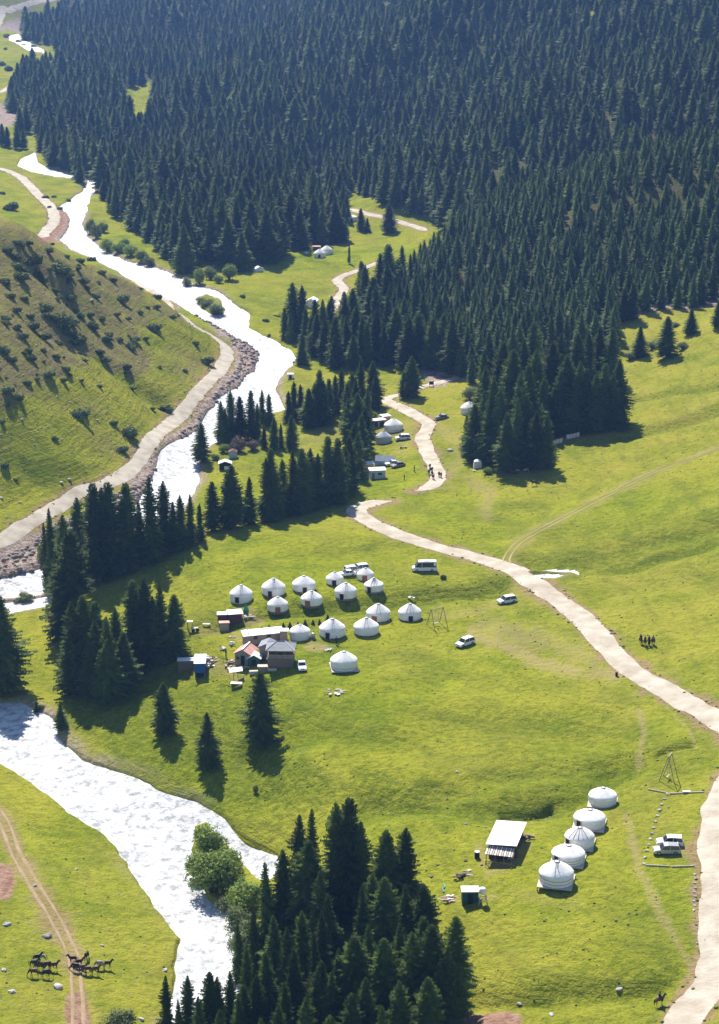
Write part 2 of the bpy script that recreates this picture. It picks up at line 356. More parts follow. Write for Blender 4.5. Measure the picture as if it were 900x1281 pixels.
PX, PY, PS = proj(XX, YY, H0)                         # only to find which patch of ground is which
HILL = [(-300,250),(0,262),(60,300),(150,342),(215,385),(262,425),(262,460),(200,520),(150,570),(60,630),(0,655),(-300,760)]
front = YY < 760
m_hill = smooth(14, -10, sdist(PX, PY, HILL, 60.0)) * front
relief = .55 * fbm(XX, YY, 15, 4) + 1.3 * fbm(XX + 90, YY, 60, 3) + 3.6 * m_hill * fbm(XX, YY, 30, 5) + 1.2 * m_hill * np.abs(fbm(XX * .8 + YY * .5, YY * .25, 9, 3))
relief += .8 * smooth(850, 1100, YY) * fbm(XX, YY, 60, 4)
fade = smooth(0.0, 9.0, sd_riv) * (0.12 + .88 * smooth(0.5, 7, d_road))
deep = smooth(-6, -45, sdist(PX, PY, FA, 60.0)) * smooth(640, 760, YY)
ca_, sa_ = math.cos(.6), math.sin(.6); gx, gy = XX * ca_ - YY * sa_, (XX * sa_ + YY * ca_) * .45
relief += deep * 15.0 * fbm(gx + 40, gy + 11, 110, 4)
HT = H0 + relief * fade
lush_shade = np.zeros(XX.shape)  # lush growth, plus shading of hollows and banks painted as darker green
# hollows, banks and scars in the grass: (pixels, depth, width)
for pl, dep, wd in [([(290,776),(340,767),(400,762),(440,757),(500,750),(545,740),(600,736),(650,722),(700,716),(780,705),(880,682)],1.7,4.6),
                    ([(470,1004),(560,1002),(620,1008),(690,1003),(740,985),(790,950)],1.9,5.0),
                    ([(822,944),(835,938),(865,932)],.9,.9),([(633,1004),(655,1006),(680,1003),(690,998)],.9,1.0),
                    ([(640,700),(700,705),(760,692),(840,672),(920,655)],1.3,5.0),([(780,546),(850,530),(920,508)],1.2,4.0),([(780,500),(850,488),(920,478)],1.0,4.0),
                    ([(600,1250),(700,1246),(800,1240),(860,1228)],1.2,3.0),([(60,420),(110,440),(150,470),(200,500)],1.2,5.0),([(30,330),(90,380),(120,420)],1.8,6.0),
                    ([(240,835),(300,860),(350,905),(330,960)],.8,6.0),([(590,690),(640,640),(760,600),(900,610)],.3,8.0),([(255,790),(230,800),(200,850)],.9,5.0),([(400,215),(450,155),(520,95),(600,40),(660,0)],10.0,40.0),([(220,120),(300,60),(360,0)],7.0,40.0),([(470,880),(560,900),(660,905),(760,930)],.8,7.0),([(330,930),(420,915),(500,930)],.9,5.0),([(560,985),(620,970),(700,960)],.9,4.0),([(300,690),(380,700),(470,690)],.6,7.0),([(720,760),(800,730),(900,730)],.7,7.0),([(260,905),(300,940),(330,1000)],1.1,4.0),([(480,860),(560,850),(660,870)],.5,5.0),([(230,560),(250,600)],.3,3.0)]:
    w = [hat(*p) for p in pl]; d = seg_dist(XX, YY, w); d = d + wd * .5 * fbm(XX, YY, 8, 3)
    if .8 <= dep < 5 and wd > 3: lush_shade = np.maximum(lush_shade, np.exp(-np.clip(d / (wd * 1.25), 0, 6)**2) * min(1, .55 * dep))
    HT -= 1.35 * dep * np.exp(-np.clip(d / wd, 0, 6)**2) * smooth(1, 6, d_road + 1.5) * smooth(0, 6, sd_riv)
# banks and river bed
cut = smooth(-.9, 1.0, sd_n)
HT = np.where(sd_riv < 12, HT * cut + (1 - cut) * (H0 - 1.9) + (.25 + .3 * fbm(XX, YY, 6, 3)) * smooth(0, 2.5, sd_n) * smooth(11, 4, sd_riv), HT)
WZ = H0 - .55
def gidx(X, Y):
    a = np.asarray(X, float) / Y; i = np.interp(a, GA, np.arange(NA)); j = np.interp(Y, GY, np.arange(NY)); return i, j
def height(X, Y, G=None):
    G = HT if G is None else G
    i, j = gidx(X, Y); i0 = np.clip(np.floor(i).astype(int), 0, NA - 2); j0 = np.clip(np.floor(j).astype(int), 0, NY - 2); fi = i - i0; fj = j - j0
    r_ = (G[j0, i0] * (1 - fi) + G[j0, i0 + 1] * fi) * (1 - fj) + (G[j0 + 1, i0] * (1 - fi) + G[j0 + 1, i0 + 1] * fi) * fj
    return r_ if r_.shape else float(r_)
_Y = np.exp(np.linspace(math.log(185), math.log(3250), 2600))
def at(px, py, dz=0.0):                              # where a ray through this photo pixel meets the ground
    x, y, z = ray(px, py); a = x / y; hh = height(a * _Y, _Y); zz = HC + z / y * _Y
    k = int(np.argmax(zz < hh)) if (zz < hh).any() else len(_Y) - 1
    k = max(k, 1); d0 = zz[k - 1] - hh[k - 1]; d1 = zz[k] - hh[k]; t = d0 / (d0 - d1 + 1e-9) if d0 > 0 > d1 else 0
    Y = _Y[k - 1] + (_Y[k] - _Y[k - 1]) * t
    return Vector((a * Y, Y, height(a * Y, Y) + dz))
def scale_at(p): return proj(p[0], p[1], p[2])[2]

def grid_mesh(name, keep, Z):                        # mesh from the kept cells of the grid
    fj, fi = np.nonzero(keep); q0 = fj * NA + fi
    faces = np.stack([q0, q0 + 1, q0 + 1 + NA, q0 + NA], 1)
    used, inv = np.unique(faces, return_inverse=True); faces = inv.reshape(faces.shape)
    co = np.stack([XX.ravel()[used], YY.ravel()[used], Z.ravel()[used]], 1)
    me = bpy.data.meshes.new(name); me.vertices.add(len(co)); me.vertices.foreach_set('co', co.ravel().astype(np.float32))
    me.loops.add(faces.size); me.loops.foreach_set('vertex_index', faces.ravel().astype(np.int32))
    me.polygons.add(len(faces)); me.polygons.foreach_set('loop_start', (np.arange(len(faces)) * 4).astype(np.int32))
    me.polygons.foreach_set('loop_total', np.full(len(faces), 4, np.int32)); me.update(calc_edges=True)
    me.polygons.foreach_set('use_smooth', np.ones(len(faces), bool)); me.validate(); return me, used
full = np.ones((NY - 1, NA - 1), bool)
gm, _u = grid_mesh('ground', full, HT)
# ---- what grows or lies where: bare soil, gravel, red soil, dry scrub, lush grass with painted shading
def soft(pg, s, e=6.0): return smooth(e, -e, sdist(PX, PY, pg, 60.0) + s * fbm(PX, PY, 14, 4))
nz1 = fbm(XX, YY, 5, 4)
gravel = np.zeros(XX.shape)
for pg in [[(300,420),(325,438),(334,455),(300,486),(275,505),(255,535),(232,550),(200,565),(194,600),(176,622),(160,606),(200,558),(240,522),(272,482),(293,450),(288,425)],
           [(-40,700),(0,683),(60,658),(130,626),(190,600),(188,618),(100,668),(62,692),(52,712),(0,724),(-40,728)],
           [(-30,128),(30,135),(30,150),(10,160),(-30,160)],[(523,455),(550,462),(578,460),(580,476),(545,486),(528,476)],[(20,22),(50,18),(45,45),(20,42),(2,35)],
           [(180,345),(215,362),(255,392),(300,420),(292,428),(250,400),(205,372)],[(-20,745),(60,738),(80,728),(90,730),(60,748),(-20,760)],
           [(690,392),(760,388),(900,370),(900,382),(800,395),(740,400)]]:
    gravel = np.maximum(gravel, soft(pg, 9, 3.0))
gravel = np.maximum(gravel, smooth(3.8, .6, sd_n + 1.5 * fbm(XX, YY, 12, 3)) * smooth(-.1, .25, fbm(XX, YY, 45, 3) + .12) * .9)
red = np.zeros(XX.shape)
for pg in [[(76,258),(92,276),(88,290),(76,302),(48,300),(50,290),(70,286)],[(560,1262),(600,1258),(640,1252),(655,1262),(640,1310),(555,1310)],[(-10,1078),(14,1085),(20,1105),(8,1125),(-10,1120)],
           [(84,1250),(94,1240),(106,1242),(114,1260),(112,1310),(80,1310)]]:
    red = np.maximum(red, soft(pg, 6, 3.0))
red = np.maximum(red, smooth(1.5, .2, d_main + 2.4 * nz1) * .6)
red = np.maximum(red, smooth(.9, -.4, d_road + 1.6 * nz1) * np.where((XX < 0) & (YY < 420), .45, .12))
bare = smooth(4.5, .2, d_road + 4 * nz1 + 1.5) * .35
ex, ey = (PX - 395.5) / 15, (PY - 810) / 5.2
bare = np.maximum(bare, smooth(1.25, .8, np.hypot(ex, ey)) * .75)
for pl, w_, s_ in [([(775,845),(720,838),(680,828),(640,812),(590,792)],9,.6),([(745,830),(700,805),(650,790),(610,780)],13,.4),([(800,890),(806,915),(800,945)],5,.5),([(835,885),(862,912),(872,935)],2.5,.5),
                   ([(785,1020),(800,1090),(830,1150),(860,1200),(868,1225)],6,.5),([(545,770),(600,762),(640,740),(650,725)],6,.3),([(590,600),(612,612),(610,640)],9,.4),([(455,545),(520,535),(500,560)],12,.3),
                   ([(250,825),(285,830),(300,845)],8,.5),([(300,762),(325,772)],7,.5),([(250,783),(285,780),(300,800)],5,.35),([(320,520),(400,500),(420,540),(380,560)],14,.2),([(645,1115),(720,1130)],10,.15),
                   ([(600,1060),(612,1090),(650,1075),(665,1045)],6,.45),([(560,1122),(620,1120)],5,.4),([(520,525),(560,540),(580,560),(560,600)],10,.35)]:
    m = np.abs(PX - np.mean([p[0] for p in pl])) < 200; dd = np.full(XX.shape, 1e3); dd[m] = seg_dist(PX[m], PY[m], pl)
    bare = np.maximum(bare, s_ * smooth(w_ * 1.5, w_ * .2, dd + w_ * .9 * fbm(PX, PY, 10, 3)))
SCRUB = [(-300,230),(0,268),(60,300),(150,340),(225,392),(232,402),(196,405),(150,392),(172,430),(190,452),(165,470),(120,450),(90,470),(40,480),(0,520),(-300,600)]
scrub = soft(SCRUB, 22, 9.0) * front
scrub = np.maximum(scrub, .55 * m_hill * smooth(-.1, .45, fbm(XX, YY, 22, 4)))
for pg_, s_ in [([(90,880),(150,830),(230,850),(330,850),(345,930),(430,990),(340,1030),(250,985),(130,945),(85,905)],.75),([(440,940),(600,980),(760,980),(700,1010),(560,1040),(450,1010)],.7),([(300,750),(520,740),(560,745),(520,775),(340,785)],.6),([(640,655),(900,640),(900,700),(720,715)],.4),([(560,740),(640,725),(650,740),(590,770)],.4),([(800,1180),(870,1225),(860,1281),(620,1281),(620,1250)],.5),([(560,900),(760,900),(800,960),(640,980)],.35)]:
    lush_shade = np.maximum(lush_shade, s_ * soft(pg_, 22, 12.0))  # weedy slope, and shading of banks and hollows painted into the grass
dry = np.clip(.45 + 1.1 * fbm(XX, YY, 55, 4) + .35 * smooth(520, 700, PX) * smooth(1100, 500, PY) + .2 * smooth(300, 100, PY), 0, 1)

def add_attr(me, name, arr, used=None):
    at_ = me.attributes.new(name, 'FLOAT', 'POINT'); v = arr.ravel() if used is None else arr.ravel()[used]
    at_.data.foreach_set('value', v.astype(np.float32))
for nm, ar in (('gravel', gravel), ('red', red), ('bare', bare), ('scrub', scrub), ('dry', dry), ('lush_shade', lush_shade)): add_attr(gm, nm, ar)


# ------------------------------------------------------------------ ground material
def ground_material():
    m = bpy.data.materials.new('ground_cover'); m.use_nodes = True; nt = m.node_tree; N = nt.nodes; L = nt.links
    p = N['Principled BSDF']; p.inputs['Roughness'].default_value = .95; p.inputs['Specular IOR Level'].default_value = 0.0
    tc = N.new('ShaderNodeTexCoord')
    def noise(sc, det=4, rough=.55, vec=None):
        a = N.new('ShaderNodeTexNoise'); a.inputs['Scale'].default_value = sc; a.inputs['Detail'].default_value = det; a.inputs['Roughness'].default_value = rough
        L.new(vec or tc.outputs['Object'], a.inputs['Vector']); return a.outputs[0]
    def rng(s, lo, hi, a=0., b=1.):
        r = N.new('ShaderNodeMapRange'); r.inputs[1].default_value = lo; r.inputs[2].default_value = hi; r.inputs[3].default_value = a; r.inputs[4].default_value = b
        L.new(s, r.inputs[0]); return r.outputs[0]
    def mul(a, b):
        x = N.new('ShaderNodeMath'); x.operation = 'MULTIPLY'; L.new(a, x.inputs[0])
        if isinstance(b, float): x.inputs[1].default_value = b
        else: L.new(b, x.inputs[1])
        return x.outputs[0]
    def mix(f, a, b, mode='MIX'):
        x = N.new('ShaderNodeMix'); x.data_type = 'RGBA'; x.blend_type = mode
        for i, s in ((0, f), (6, a), (7, b)):
            if isinstance(s, (tuple, float)): x.inputs[i].default_value = s if isinstance(s, float) else s + (1,)
            else: L.new(s, x.inputs[i])
        return x.outputs[2]
    def attr(n):
        a = N.new('ShaderNodeAttribute'); a.attribute_name = n; return a.outputs['Fac']
    n_big = noise(.022, 6, .62); n_mid = noise(.11, 5, .6); n_sm = noise(.7, 4, .65); n_fine = noise(2.6, 3, .7)
    mp = N.new('ShaderNodeMapping'); mp.inputs['Scale'].default_value = (.05, .05, 1.1); L.new(tc.outputs['Object'], mp.inputs['Vector'])
    n_ter = noise(1.0, 3, .6, mp.outputs[0])
    c = mix(rng(n_mid, .36, .66), (.132, .178, .012), (.255, .285, .018))
    c = mix(mul(rng(n_big, .40, .60), .65), c, (.31, .295, .030))
    c = mix(mul(rng(n_sm, .48, .66), .60), c, (.085, .118, .012))
    c = mix(mul(rng(n_sm, .46, .34), .35), c, (.30, .29, .04))
    c = mix(mul(rng(n_fine, .50, .66), .50), c, (.055, .08, .010))
    c = mix(mul(rng(n_fine, .40, .28), .35), c, (.30, .29, .07))
    c = mix(mul(attr('dry'), rng(n_mid, .30, .70, .05, .60)), c, (.29, .245, .055))
    c = mix(mul(rng(n_ter, .50, .62), .30), c, (.10, .115, .025))
    c = mix(mul(attr('lush_shade'), rng(n_sm, .34, .58, .35, .95)), c, mix(rng(n_fine, .42, .6), (.115, .150, .012), (.060, .090, .010)))  # darker green carries both lush growth and painted terrain shading
    sc_col = mix(rng(n_sm, .40, .62), (.19, .145, .07), (.13, .135, .04)); sc_col = mix(rng(n_fine, .55, .66), sc_col, (.24, .20, .14))
    c = mix(mul(attr('scrub'), rng(n_mid, .28, .58, .40, 1.0)), c, sc_col)
    c = mix(mul(attr('bare'), rng(n_sm, .30, .6, .55, 1.)), c, (.33, .25, .13))
    c = mix(attr('red'), c, mix(rng(n_sm, .4, .62), (.22, .12, .08), (.33, .22, .16)))
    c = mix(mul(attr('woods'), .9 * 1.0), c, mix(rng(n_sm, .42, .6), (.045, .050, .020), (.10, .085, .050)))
    gr = mix(rng(n_sm, .40, .60), (.20, .145, .115), (.40, .33, .28)); gr = mix(rng(n_fine, .56, .64), gr, (.12, .09, .07))
    c = mix(attr('gravel'), c, gr)
    L.new(c, p.inputs['Base Color'])
    h = N.new('ShaderNodeMath'); h.operation = 'MULTIPLY_ADD'; L.new(n_sm, h.inputs[0]); h.inputs[1].default_value = 1.0; L.new(mul(n_fine, .35), h.inputs[2])
    h2 = N.new('ShaderNodeMath'); h2.operation = 'ADD'; L.new(h.outputs[0], h2.inputs[0]); L.new(mul(n_ter, .9), h2.inputs[1])
    b = N.new('ShaderNodeBump'); b.inputs['Distance'].default_value = .75; b.inputs['Strength'].default_value = .9; L.new(h2.outputs[0], b.inputs['Height'])
    L.new(b.outputs[0], p.inputs['Normal'])
    return m
# ---- dark soil and moss under the wood
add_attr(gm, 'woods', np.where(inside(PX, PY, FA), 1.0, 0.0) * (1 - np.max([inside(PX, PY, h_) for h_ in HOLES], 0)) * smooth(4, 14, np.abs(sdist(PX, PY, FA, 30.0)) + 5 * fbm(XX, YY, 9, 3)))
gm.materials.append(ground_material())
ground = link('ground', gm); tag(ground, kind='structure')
# ---- river
keep = np.zeros((NY - 1, NA - 1), bool); s4 = np.minimum(np.minimum(sd_n[:-1, :-1], sd_n[1:, :-1]), np.minimum(sd_n[:-1, 1:], sd_n[1:, 1:])); keep = s4 < 3.0
keep &= (YY[:-1, :-1] > 150)
wm, wu = grid_mesh('river', keep, WZ + .10 * fbm(XX, YY, 5, 4))
def river_material():
    m = bpy.data.materials.new('foam_glint_water'); m.use_nodes = True; nt = m.node_tree; N = nt.nodes; L = nt.links; p = N['Principled BSDF']
    p.inputs['Roughness'].default_value = .5; p.inputs['Specular IOR Level'].default_value = .3
    tc = N.new('ShaderNodeTexCoord'); a = N.new('ShaderNodeTexNoise'); a.inputs['Scale'].default_value = .55; a.inputs['Detail'].default_value = 7; a.inputs['Roughness'].default_value = .65; L.new(tc.outputs['Object'], a.inputs['Vector'])
    r = N.new('ShaderNodeMapRange'); r.inputs[1].default_value = .36; r.inputs[2].default_value = .56; L.new(a.outputs[0], r.inputs[0])
    x = N.new('ShaderNodeMix'); x.data_type = 'RGBA'; x.inputs[6].default_value = (.22, .23, .24, 1); x.inputs[7].default_value = (.60, .61, .62, 1); L.new(r.outputs[0], x.inputs[0]); L.new(x.outputs[2], p.inputs['Base Color'])  # pale tone: rapids foam, with sun glitter painted into the base colour
    b = N.new('ShaderNodeBump'); b.inputs['Distance'].default_value = .6; b.inputs['Strength'].default_value = 1.0; L.new(a.outputs[0], b.inputs['Height']); L.new(b.outputs[0], p.inputs['Normal'])
    return m
wm.materials.append(river_material()); river = link('river', wm); tag(river, kind='structure')
# ---- roads and tracks
def road_material(name, a, b_, edge):
    m = mat(name, a, .95, b_, .28, .14, 1.6, spec=.1, detail=9); return m
M['road'] = road_material('pale_gravel_road', (.49, .445, .365), (.35, .295, .225), 0)
M['track'] = road_material('trodden_track', (.34, .30, .12), (.28, .28, .07), 0)
M['trackred'] = road_material('muddy_track', (.33, .25, .16), (.25, .19, .10), 0)
def strip(name, pl, width, m, lift=.10, taper=True, off=0.0, jit=.45, seed=0):
    pl = crom(pl, 1.2) if len(pl) < 400 else pl
    pp = np.array(pl); t = np.gradient(pp, axis=0); t /= np.linalg.norm(t, axis=1)[:, None] + 1e-9; nrm = np.stack([-t[:, 1], t[:, 0]], 1)
    s = np.r_[0, np.cumsum(np.linalg.norm(np.diff(pp, axis=0), axis=1))]; K_ = 7; vs = []; L_ = s[-1]
    wl = width / 2 * (1 + jit * vnoise(s / 5.0 + seed, s * 0 + 3) + jit * .6 * vnoise(s / 1.7 + seed, s * 0 + 9)); wr = width / 2 * (1 + jit * vnoise(s / 5.0 + seed, s * 0 + 33) + jit * .6 * vnoise(s / 1.9, s * 0 + 19))
    if taper: e = np.minimum(smooth(0, 5, s), smooth(0, 5, L_ - s)); wl = wl * (.15 + .85 * e); wr = wr * (.15 + .85 * e)
    rows = []
    for k in range(K_):
        f = k / (K_ - 1) * 2 - 1; o = np.where(f < 0, f * wl, f * wr) + off
        x = pp[:, 0] + nrm[:, 0] * o; y = pp[:, 1] + nrm[:, 1] * o
        z = height(x, y) + lift - (.09 if abs(f) == 1 else 0) - .03 * abs(f); rows.append(np.stack([x, y, z], 1))
    rows = np.stack(rows, 1); n_ = len(pp); v = rows.reshape(-1, 3)
    f_ = [(i * K_ + k, (i + 1) * K_ + k, (i + 1) * K_ + k + 1, i * K_ + k + 1) for i in range(n_ - 1) for k in range(K_ - 1)]
    me = bpy.data.meshes.new(name); me.from_pydata(v.tolist(), [], f_); me.materials.append(m); me.polygons.foreach_set('use_smooth', [True] * len(f_)); me.update()
    o = link(name, me)
    if me.polygons[0].normal.z < 0: me.flip_normals()
    return tag(o, kind='structure')
for i, (k, (pl, w)) in enumerate(RDW.items()): strip('road', pl, w, M['road'], lift=.14, seed=i * 31, jit=.28)
for s_ in (-1, 1):
    strip('dirt_track', TRW['meadow'][0], .42, M['track'], lift=.10, off=s_ * .75, jit=.9, seed=s_ * 7)
    strip('dirt_track', TRW['lower'][0], .65, M['trackred'], lift=.10, off=s_ * .85, jit=.9, seed=s_ * 17)

# ------------------------------------------------------------------ spruces
def rdir(rnd):
    return rnd.uniform(0, 2 * math.pi)
def spruce_meshes(seed, Rr, power, nb, blunt=0.0, h=20.0):
    rnd = random.Random(seed); b = MB(); z0 = h * rnd.uniform(.03, .07)
    lump = [(rnd.uniform(0, 6.28), rnd.uniform(.1, .95), rnd.uniform(.08, .24) * rnd.choice((-1, 1))) for _ in range(14)]
    def rad(t, az):
        r = Rr * h * ((1 - t)**power) * min(1, .62 + t * 3.2) + blunt * max(0, (.97 - t)) * .6
        q = 1.0
        for (a, tt, am) in lump: q += am * math.exp(-((t - tt) / .09)**2) * (.5 + .5 * math.cos(az - a))
        return max(.12, r * q)
    prof = [];
    for i in range(13):
        t = i / 12; prof.append((t, z0 + (h - z0) * t * .97))
    vs = []; fs = []; n_ = 9
    for i, (t, z) in enumerate(prof):
        for k in range(n_):
            az = 2 * math.pi * k / n_ + i * .35; r = rad(t, az) * (.50 if i % 2 else .38) * rnd.uniform(.85, 1.1) if i < 12 else .02
            vs.append((r * math.cos(az), r * math.sin(az), z - (.35 * r if i % 2 else 0)))
    for i in range(12):
        for k in range(n_): fs.append((i * n_ + k, i * n_ + (k + 1) % n_, (i + 1) * n_ + (k + 1) % n_, (i + 1) * n_ + k))
    b.add(vs, fs)
    az = 0
    for i in range(nb):
        t = ((i + rnd.random()) / nb)**1.05; t = min(t, .985); az += 2.39996 + rnd.uniform(-.3, .3)
        if rnd.random() < .06: continue
        Lb = rad(t, az) * rnd.uniform(.66, 1.28); z = z0 + (h - z0) * t
        ca, sa = math.cos(az), math.sin(az); up = (-.42 + .75 * t * t) + rnd.uniform(-.1, .1)      # droops low down, lifts near the tip
        w0 = min(1.15, .20 * Lb + .28) * rnd.uniform(.8, 1.2)
        ns = max(3, min(7, int(Lb * 1.9) + 2)); r0 = Lb * .30
        def sp_(f):
            r = r0 + (Lb - r0) * f; return r, z + up * (r - r0) + .10 * Lb * f * f
        for k in range(ns):
            f0 = k / ns; f1 = min(1.0, (k + 1.35) / ns); ra, za = sp_(f0); rb, zb = sp_(f1); w = w0 * (1 - .75 * f0)
            dz = -.22 - .25 * w * rnd.uniform(.5, 1.4)
            for sgn in (-1, 1):
                j = rnd.uniform(.7, 1.25); ww = sgn * w * j; rc = (ra * .35 + rb * .65) + rnd.uniform(-.1, .15)
                A_ = (ra * ca, ra * sa, za); B_ = (rb * ca, rb * sa, zb); C_ = (rc * ca - ww * sa, rc * sa + ww * ca, (za + zb) / 2 + dz * j)
                b.add([A_, B_, C_], [(0, 1, 2)])
            if k % 2 == 0: # hanging spray under the bough
                rm = (ra + rb) / 2; b.add([(ra * ca, ra * sa, za), (rb * ca, rb * sa, zb), (rm * ca + rnd.uniform(-.1, .1), rm * sa + rnd.uniform(-.1, .1), (za + zb) / 2 - .35 - .22 * w)], [(0, 1, 2)])
    # leader
    b.add([(0, 0, h * 1.015), (.13, 0, h * .955), (-.06, .11, h * .955), (-.06, -.11, h * .955)], [(0, 1, 2), (0, 2, 3), (0, 3, 1)])
    tr = MB(); tr.tube([(0, 0, -.9), (0, 0, .3), (.05, 0, h * .3), (0, .04, h * .8)], [h * .021, h * .016, h * .012, h * .004], 7)
    return b, tr
SP = []
for i, (seed, Rr, power, nb, blunt) in enumerate([(1, .19, .66, 400, 0), (2, .22, .60, 430, 0), (3, .175, .72, 380, 0), (4, .25, .72, 450, 0), (5, .185, .50, 430, .3), (6, .15, .62, 330, 0), (7, .26, .80, 450, 0)]):
    cb, tb = spruce_meshes(seed, Rr, power, nb, blunt)
    SP.append((cb.mesh('crown', M['spruce']), tb.mesh('trunk', M['bark'], True)))
SPY = []
for i, (seed, Rr, power, nb) in enumerate([(11, .19, .70, 250), (12, .22, .74, 260), (13, .17, .66, 240)]):
    cb, tb = spruce_meshes(seed, Rr, power, nb)
    SPY.append((cb.mesh('crown', M['spruce_young']), tb.mesh('trunk', M['bark'], True)))
FIRST = {}
def spruce(p, h, wide=1.0, kind=0, rz=None, label='', group=None, young=False):
    lib = SPY if young else SP; kind %= len(lib)
    t = empty('spruce_tree', p, random.uniform(0, 6.28) if rz is None else rz, (h / 20 * wide, h / 20 * wide, h / 20), label, 'tree', group)
    t.rotation_euler[0] = random.uniform(-.02, .02); t.rotation_euler[1] = random.uniform(-.02, .02)
    c = link('crown', lib[kind][0], t); k = link('trunk', lib[kind][1], t)
    FIRST.setdefault((young, kind), (c, k)); return t
def spruce_px(x, ytop, ybase, wide=1.0, kind=None, label='', group=None):
    p = at(x, ybase); _, _, s = proj(*p); hh = (ybase - ytop) / (s * .93) * 1.0
    if kind is None: kind = random.choice([0, 1, 2, 4, 0, 1])
    return spruce(p - Vector((0, 0, .1)), hh, wide, kind, None, label, group), p
TREE_XY = []
def spruces(lst, label, group):
    for it in lst:
        x, yt, yb = it[:3]; w = it[3] if len(it) > 3 else 1.0; k = it[4] if len(it) > 4 else None
        lb = it[5] if len(it) > 5 else label; gp = None if len(it) > 5 else group
        t, p = spruce_px(x, yt, yb, w * (1.10 if yt > 540 and yb - yt > 60 and label else 1.0), k, lb, gp); TREE_XY.append((p.x, p.y, h_ := t.scale[2] * 2.6))
# grove at the foot of the picture
G1 = [(423,999,1150,1.0,0),(438,993,1150,.95,4),(454,1022,1150,.9,2),(375,1013,1140,.9,2),(389,1008,1120,.75,5),(354,1059,1170,1.0,0),(335,1073,1180,.85,5),(387,1045,1165,1.15,1),
 (485,1034,1160,1.0,1),(506,1031,1150,1.1,0),(529,1101,1215,1.1,1),(412,1115,1200,.9,3),(466,1087,1195,1.0,0),(480,1092,1205,1.1,1),(508,1101,1210,1.0,2),(380,1134,1225,.95,0),(443,1162,1290,1.2,1),(499,1148,1260,1.0,2),
 (361,1153,1250,.85,0),(335,1185,1290,.9,3),(415,1209,1310,1.0,2),(480,1167,1290,1.1,1),(359,1222,1320,.9,0),(318,1130,1225,.8,2),(396,1160,1260,.8,5),(425,1180,1290,.9,0),(462,1150,1265,.9,2),(515,1160,1290,1.05,0),(530,1140,1265,1.0,4),
 (538,1150,1285,1.1,1),(345,1140,1235,.9,3),(300,1240,1330,.9,0),(322,1215,1310,.9,1),(385,1240,1350,1.0,0),(440,1235,1350,1.0,1),(460,1215,1330,1.0,3),(500,1220,1340,1.1,0),(535,1215,1330,1.1,1),(548,1195,1305,1.0,2),(405,1135,1240,.8,0),
 (368,1180,1290,.9,3),(348,1250,1350,.9,0),(415,1262,1380,1.0,1),(480,1250,1380,1.0,2),(330,1265,1370,.9,0),(300,1150,1235,.7,2),(310,1180,1270,.8,0),(400,1195,1300,.9,1),(452,1100,1210,.8,5),(402,1085,1190,.9,0)]
spruces(G1, 'dark spruce in the big grove beside the river at the foot of the picture', 'spruces of the grove at the foot of the picture')
spruces([(569,1141,1268,1.0,1,'tall lone-topped spruce at the right edge of the bottom grove, below the green toilet shed'),
 (561,1176,1285,1.0,2,'shorter spruce leaning against the tall one at the right edge of the bottom grove')], '', None)
spruces([(210,1213,1310,.75,2),(237,1213,1315,.8,0),(265,1209,1310,.9,1),(274,1215,1310,.8,0),(291,1209,1305,.85,2),(276,1255,1350,.9,3),(252,1240,1340,.8,0),(305,1225,1320,.8,1),(226,1245,1330,.7,2)],
 'dark spruce at the water edge left of the bottom grove', 'spruces between river and bottom grove')
# stands left of the camps
G2 = [(68,637,745,.62,2),(92,663,800,1.25,4),(100,623,715,1.05,0),(122,607,727,.95,4),(140,605,718,.95,4),(131,612,724,.9,0),(163,606,712,1.05,4),(156,625,715,.9,0),(189,598,704,.95,2),(207,603,692,.95,0),(228,620,686,.9,0),(239,619,682,.85,2),
 (250,630,677,.85,0),(267,603,664,.95,1),(284,590,660,.85,2),(291,583,660,1.05,1),(312,597,656,.85,3),(334,575,652,.9,0),(341,563,650,.95,4),(354,575,645,.9,0),(367,564,645,.9,2),(379,563,640,.95,1),(389,562,636,.95,0),(398,568,634,.9,0),(412,548,630,1.0,4),
 (423,550,630,1.0,4),(437,547,615,1.05,4),(432,560,622,.9,0),(447,543,600,.95,1),(84,645,765,.9,0),(78,690,795,.85,0),(176,628,706,.8,2),(218,628,690,.75,3),(300,608,652,.8,0),(60,655,735,.6,5)]
spruces(G2, 'tall dark spruce in the long belt along the terrace edge above the river', 'spruces of the belt along the terrace edge')
G3 = [(110,745,862,.95,1),(95,752,868,1.0,0),(125,752,860,1.0,4),(139,770,872,.95,2),(137,798,880,1.15,1),(155,790,866,1.1,1),(120,775,872,1.0,0),(148,760,850,.9,0),(162,800,855,.9,3),]
spruces(G3, 'dark spruce in the clump between the river bend and the blue container', 'spruces of the clump at the river bend')
G4 = [(170,725,828,1.05,4),(182,722,832,1.05,0),(203,728,826,.85,2),(219,744,822,1.05,1),(192,745,830,1.0,0),]
spruces(G4, 'dark spruce in the small clump just left of the grey shed', 'spruces of the clump by the grey shed')
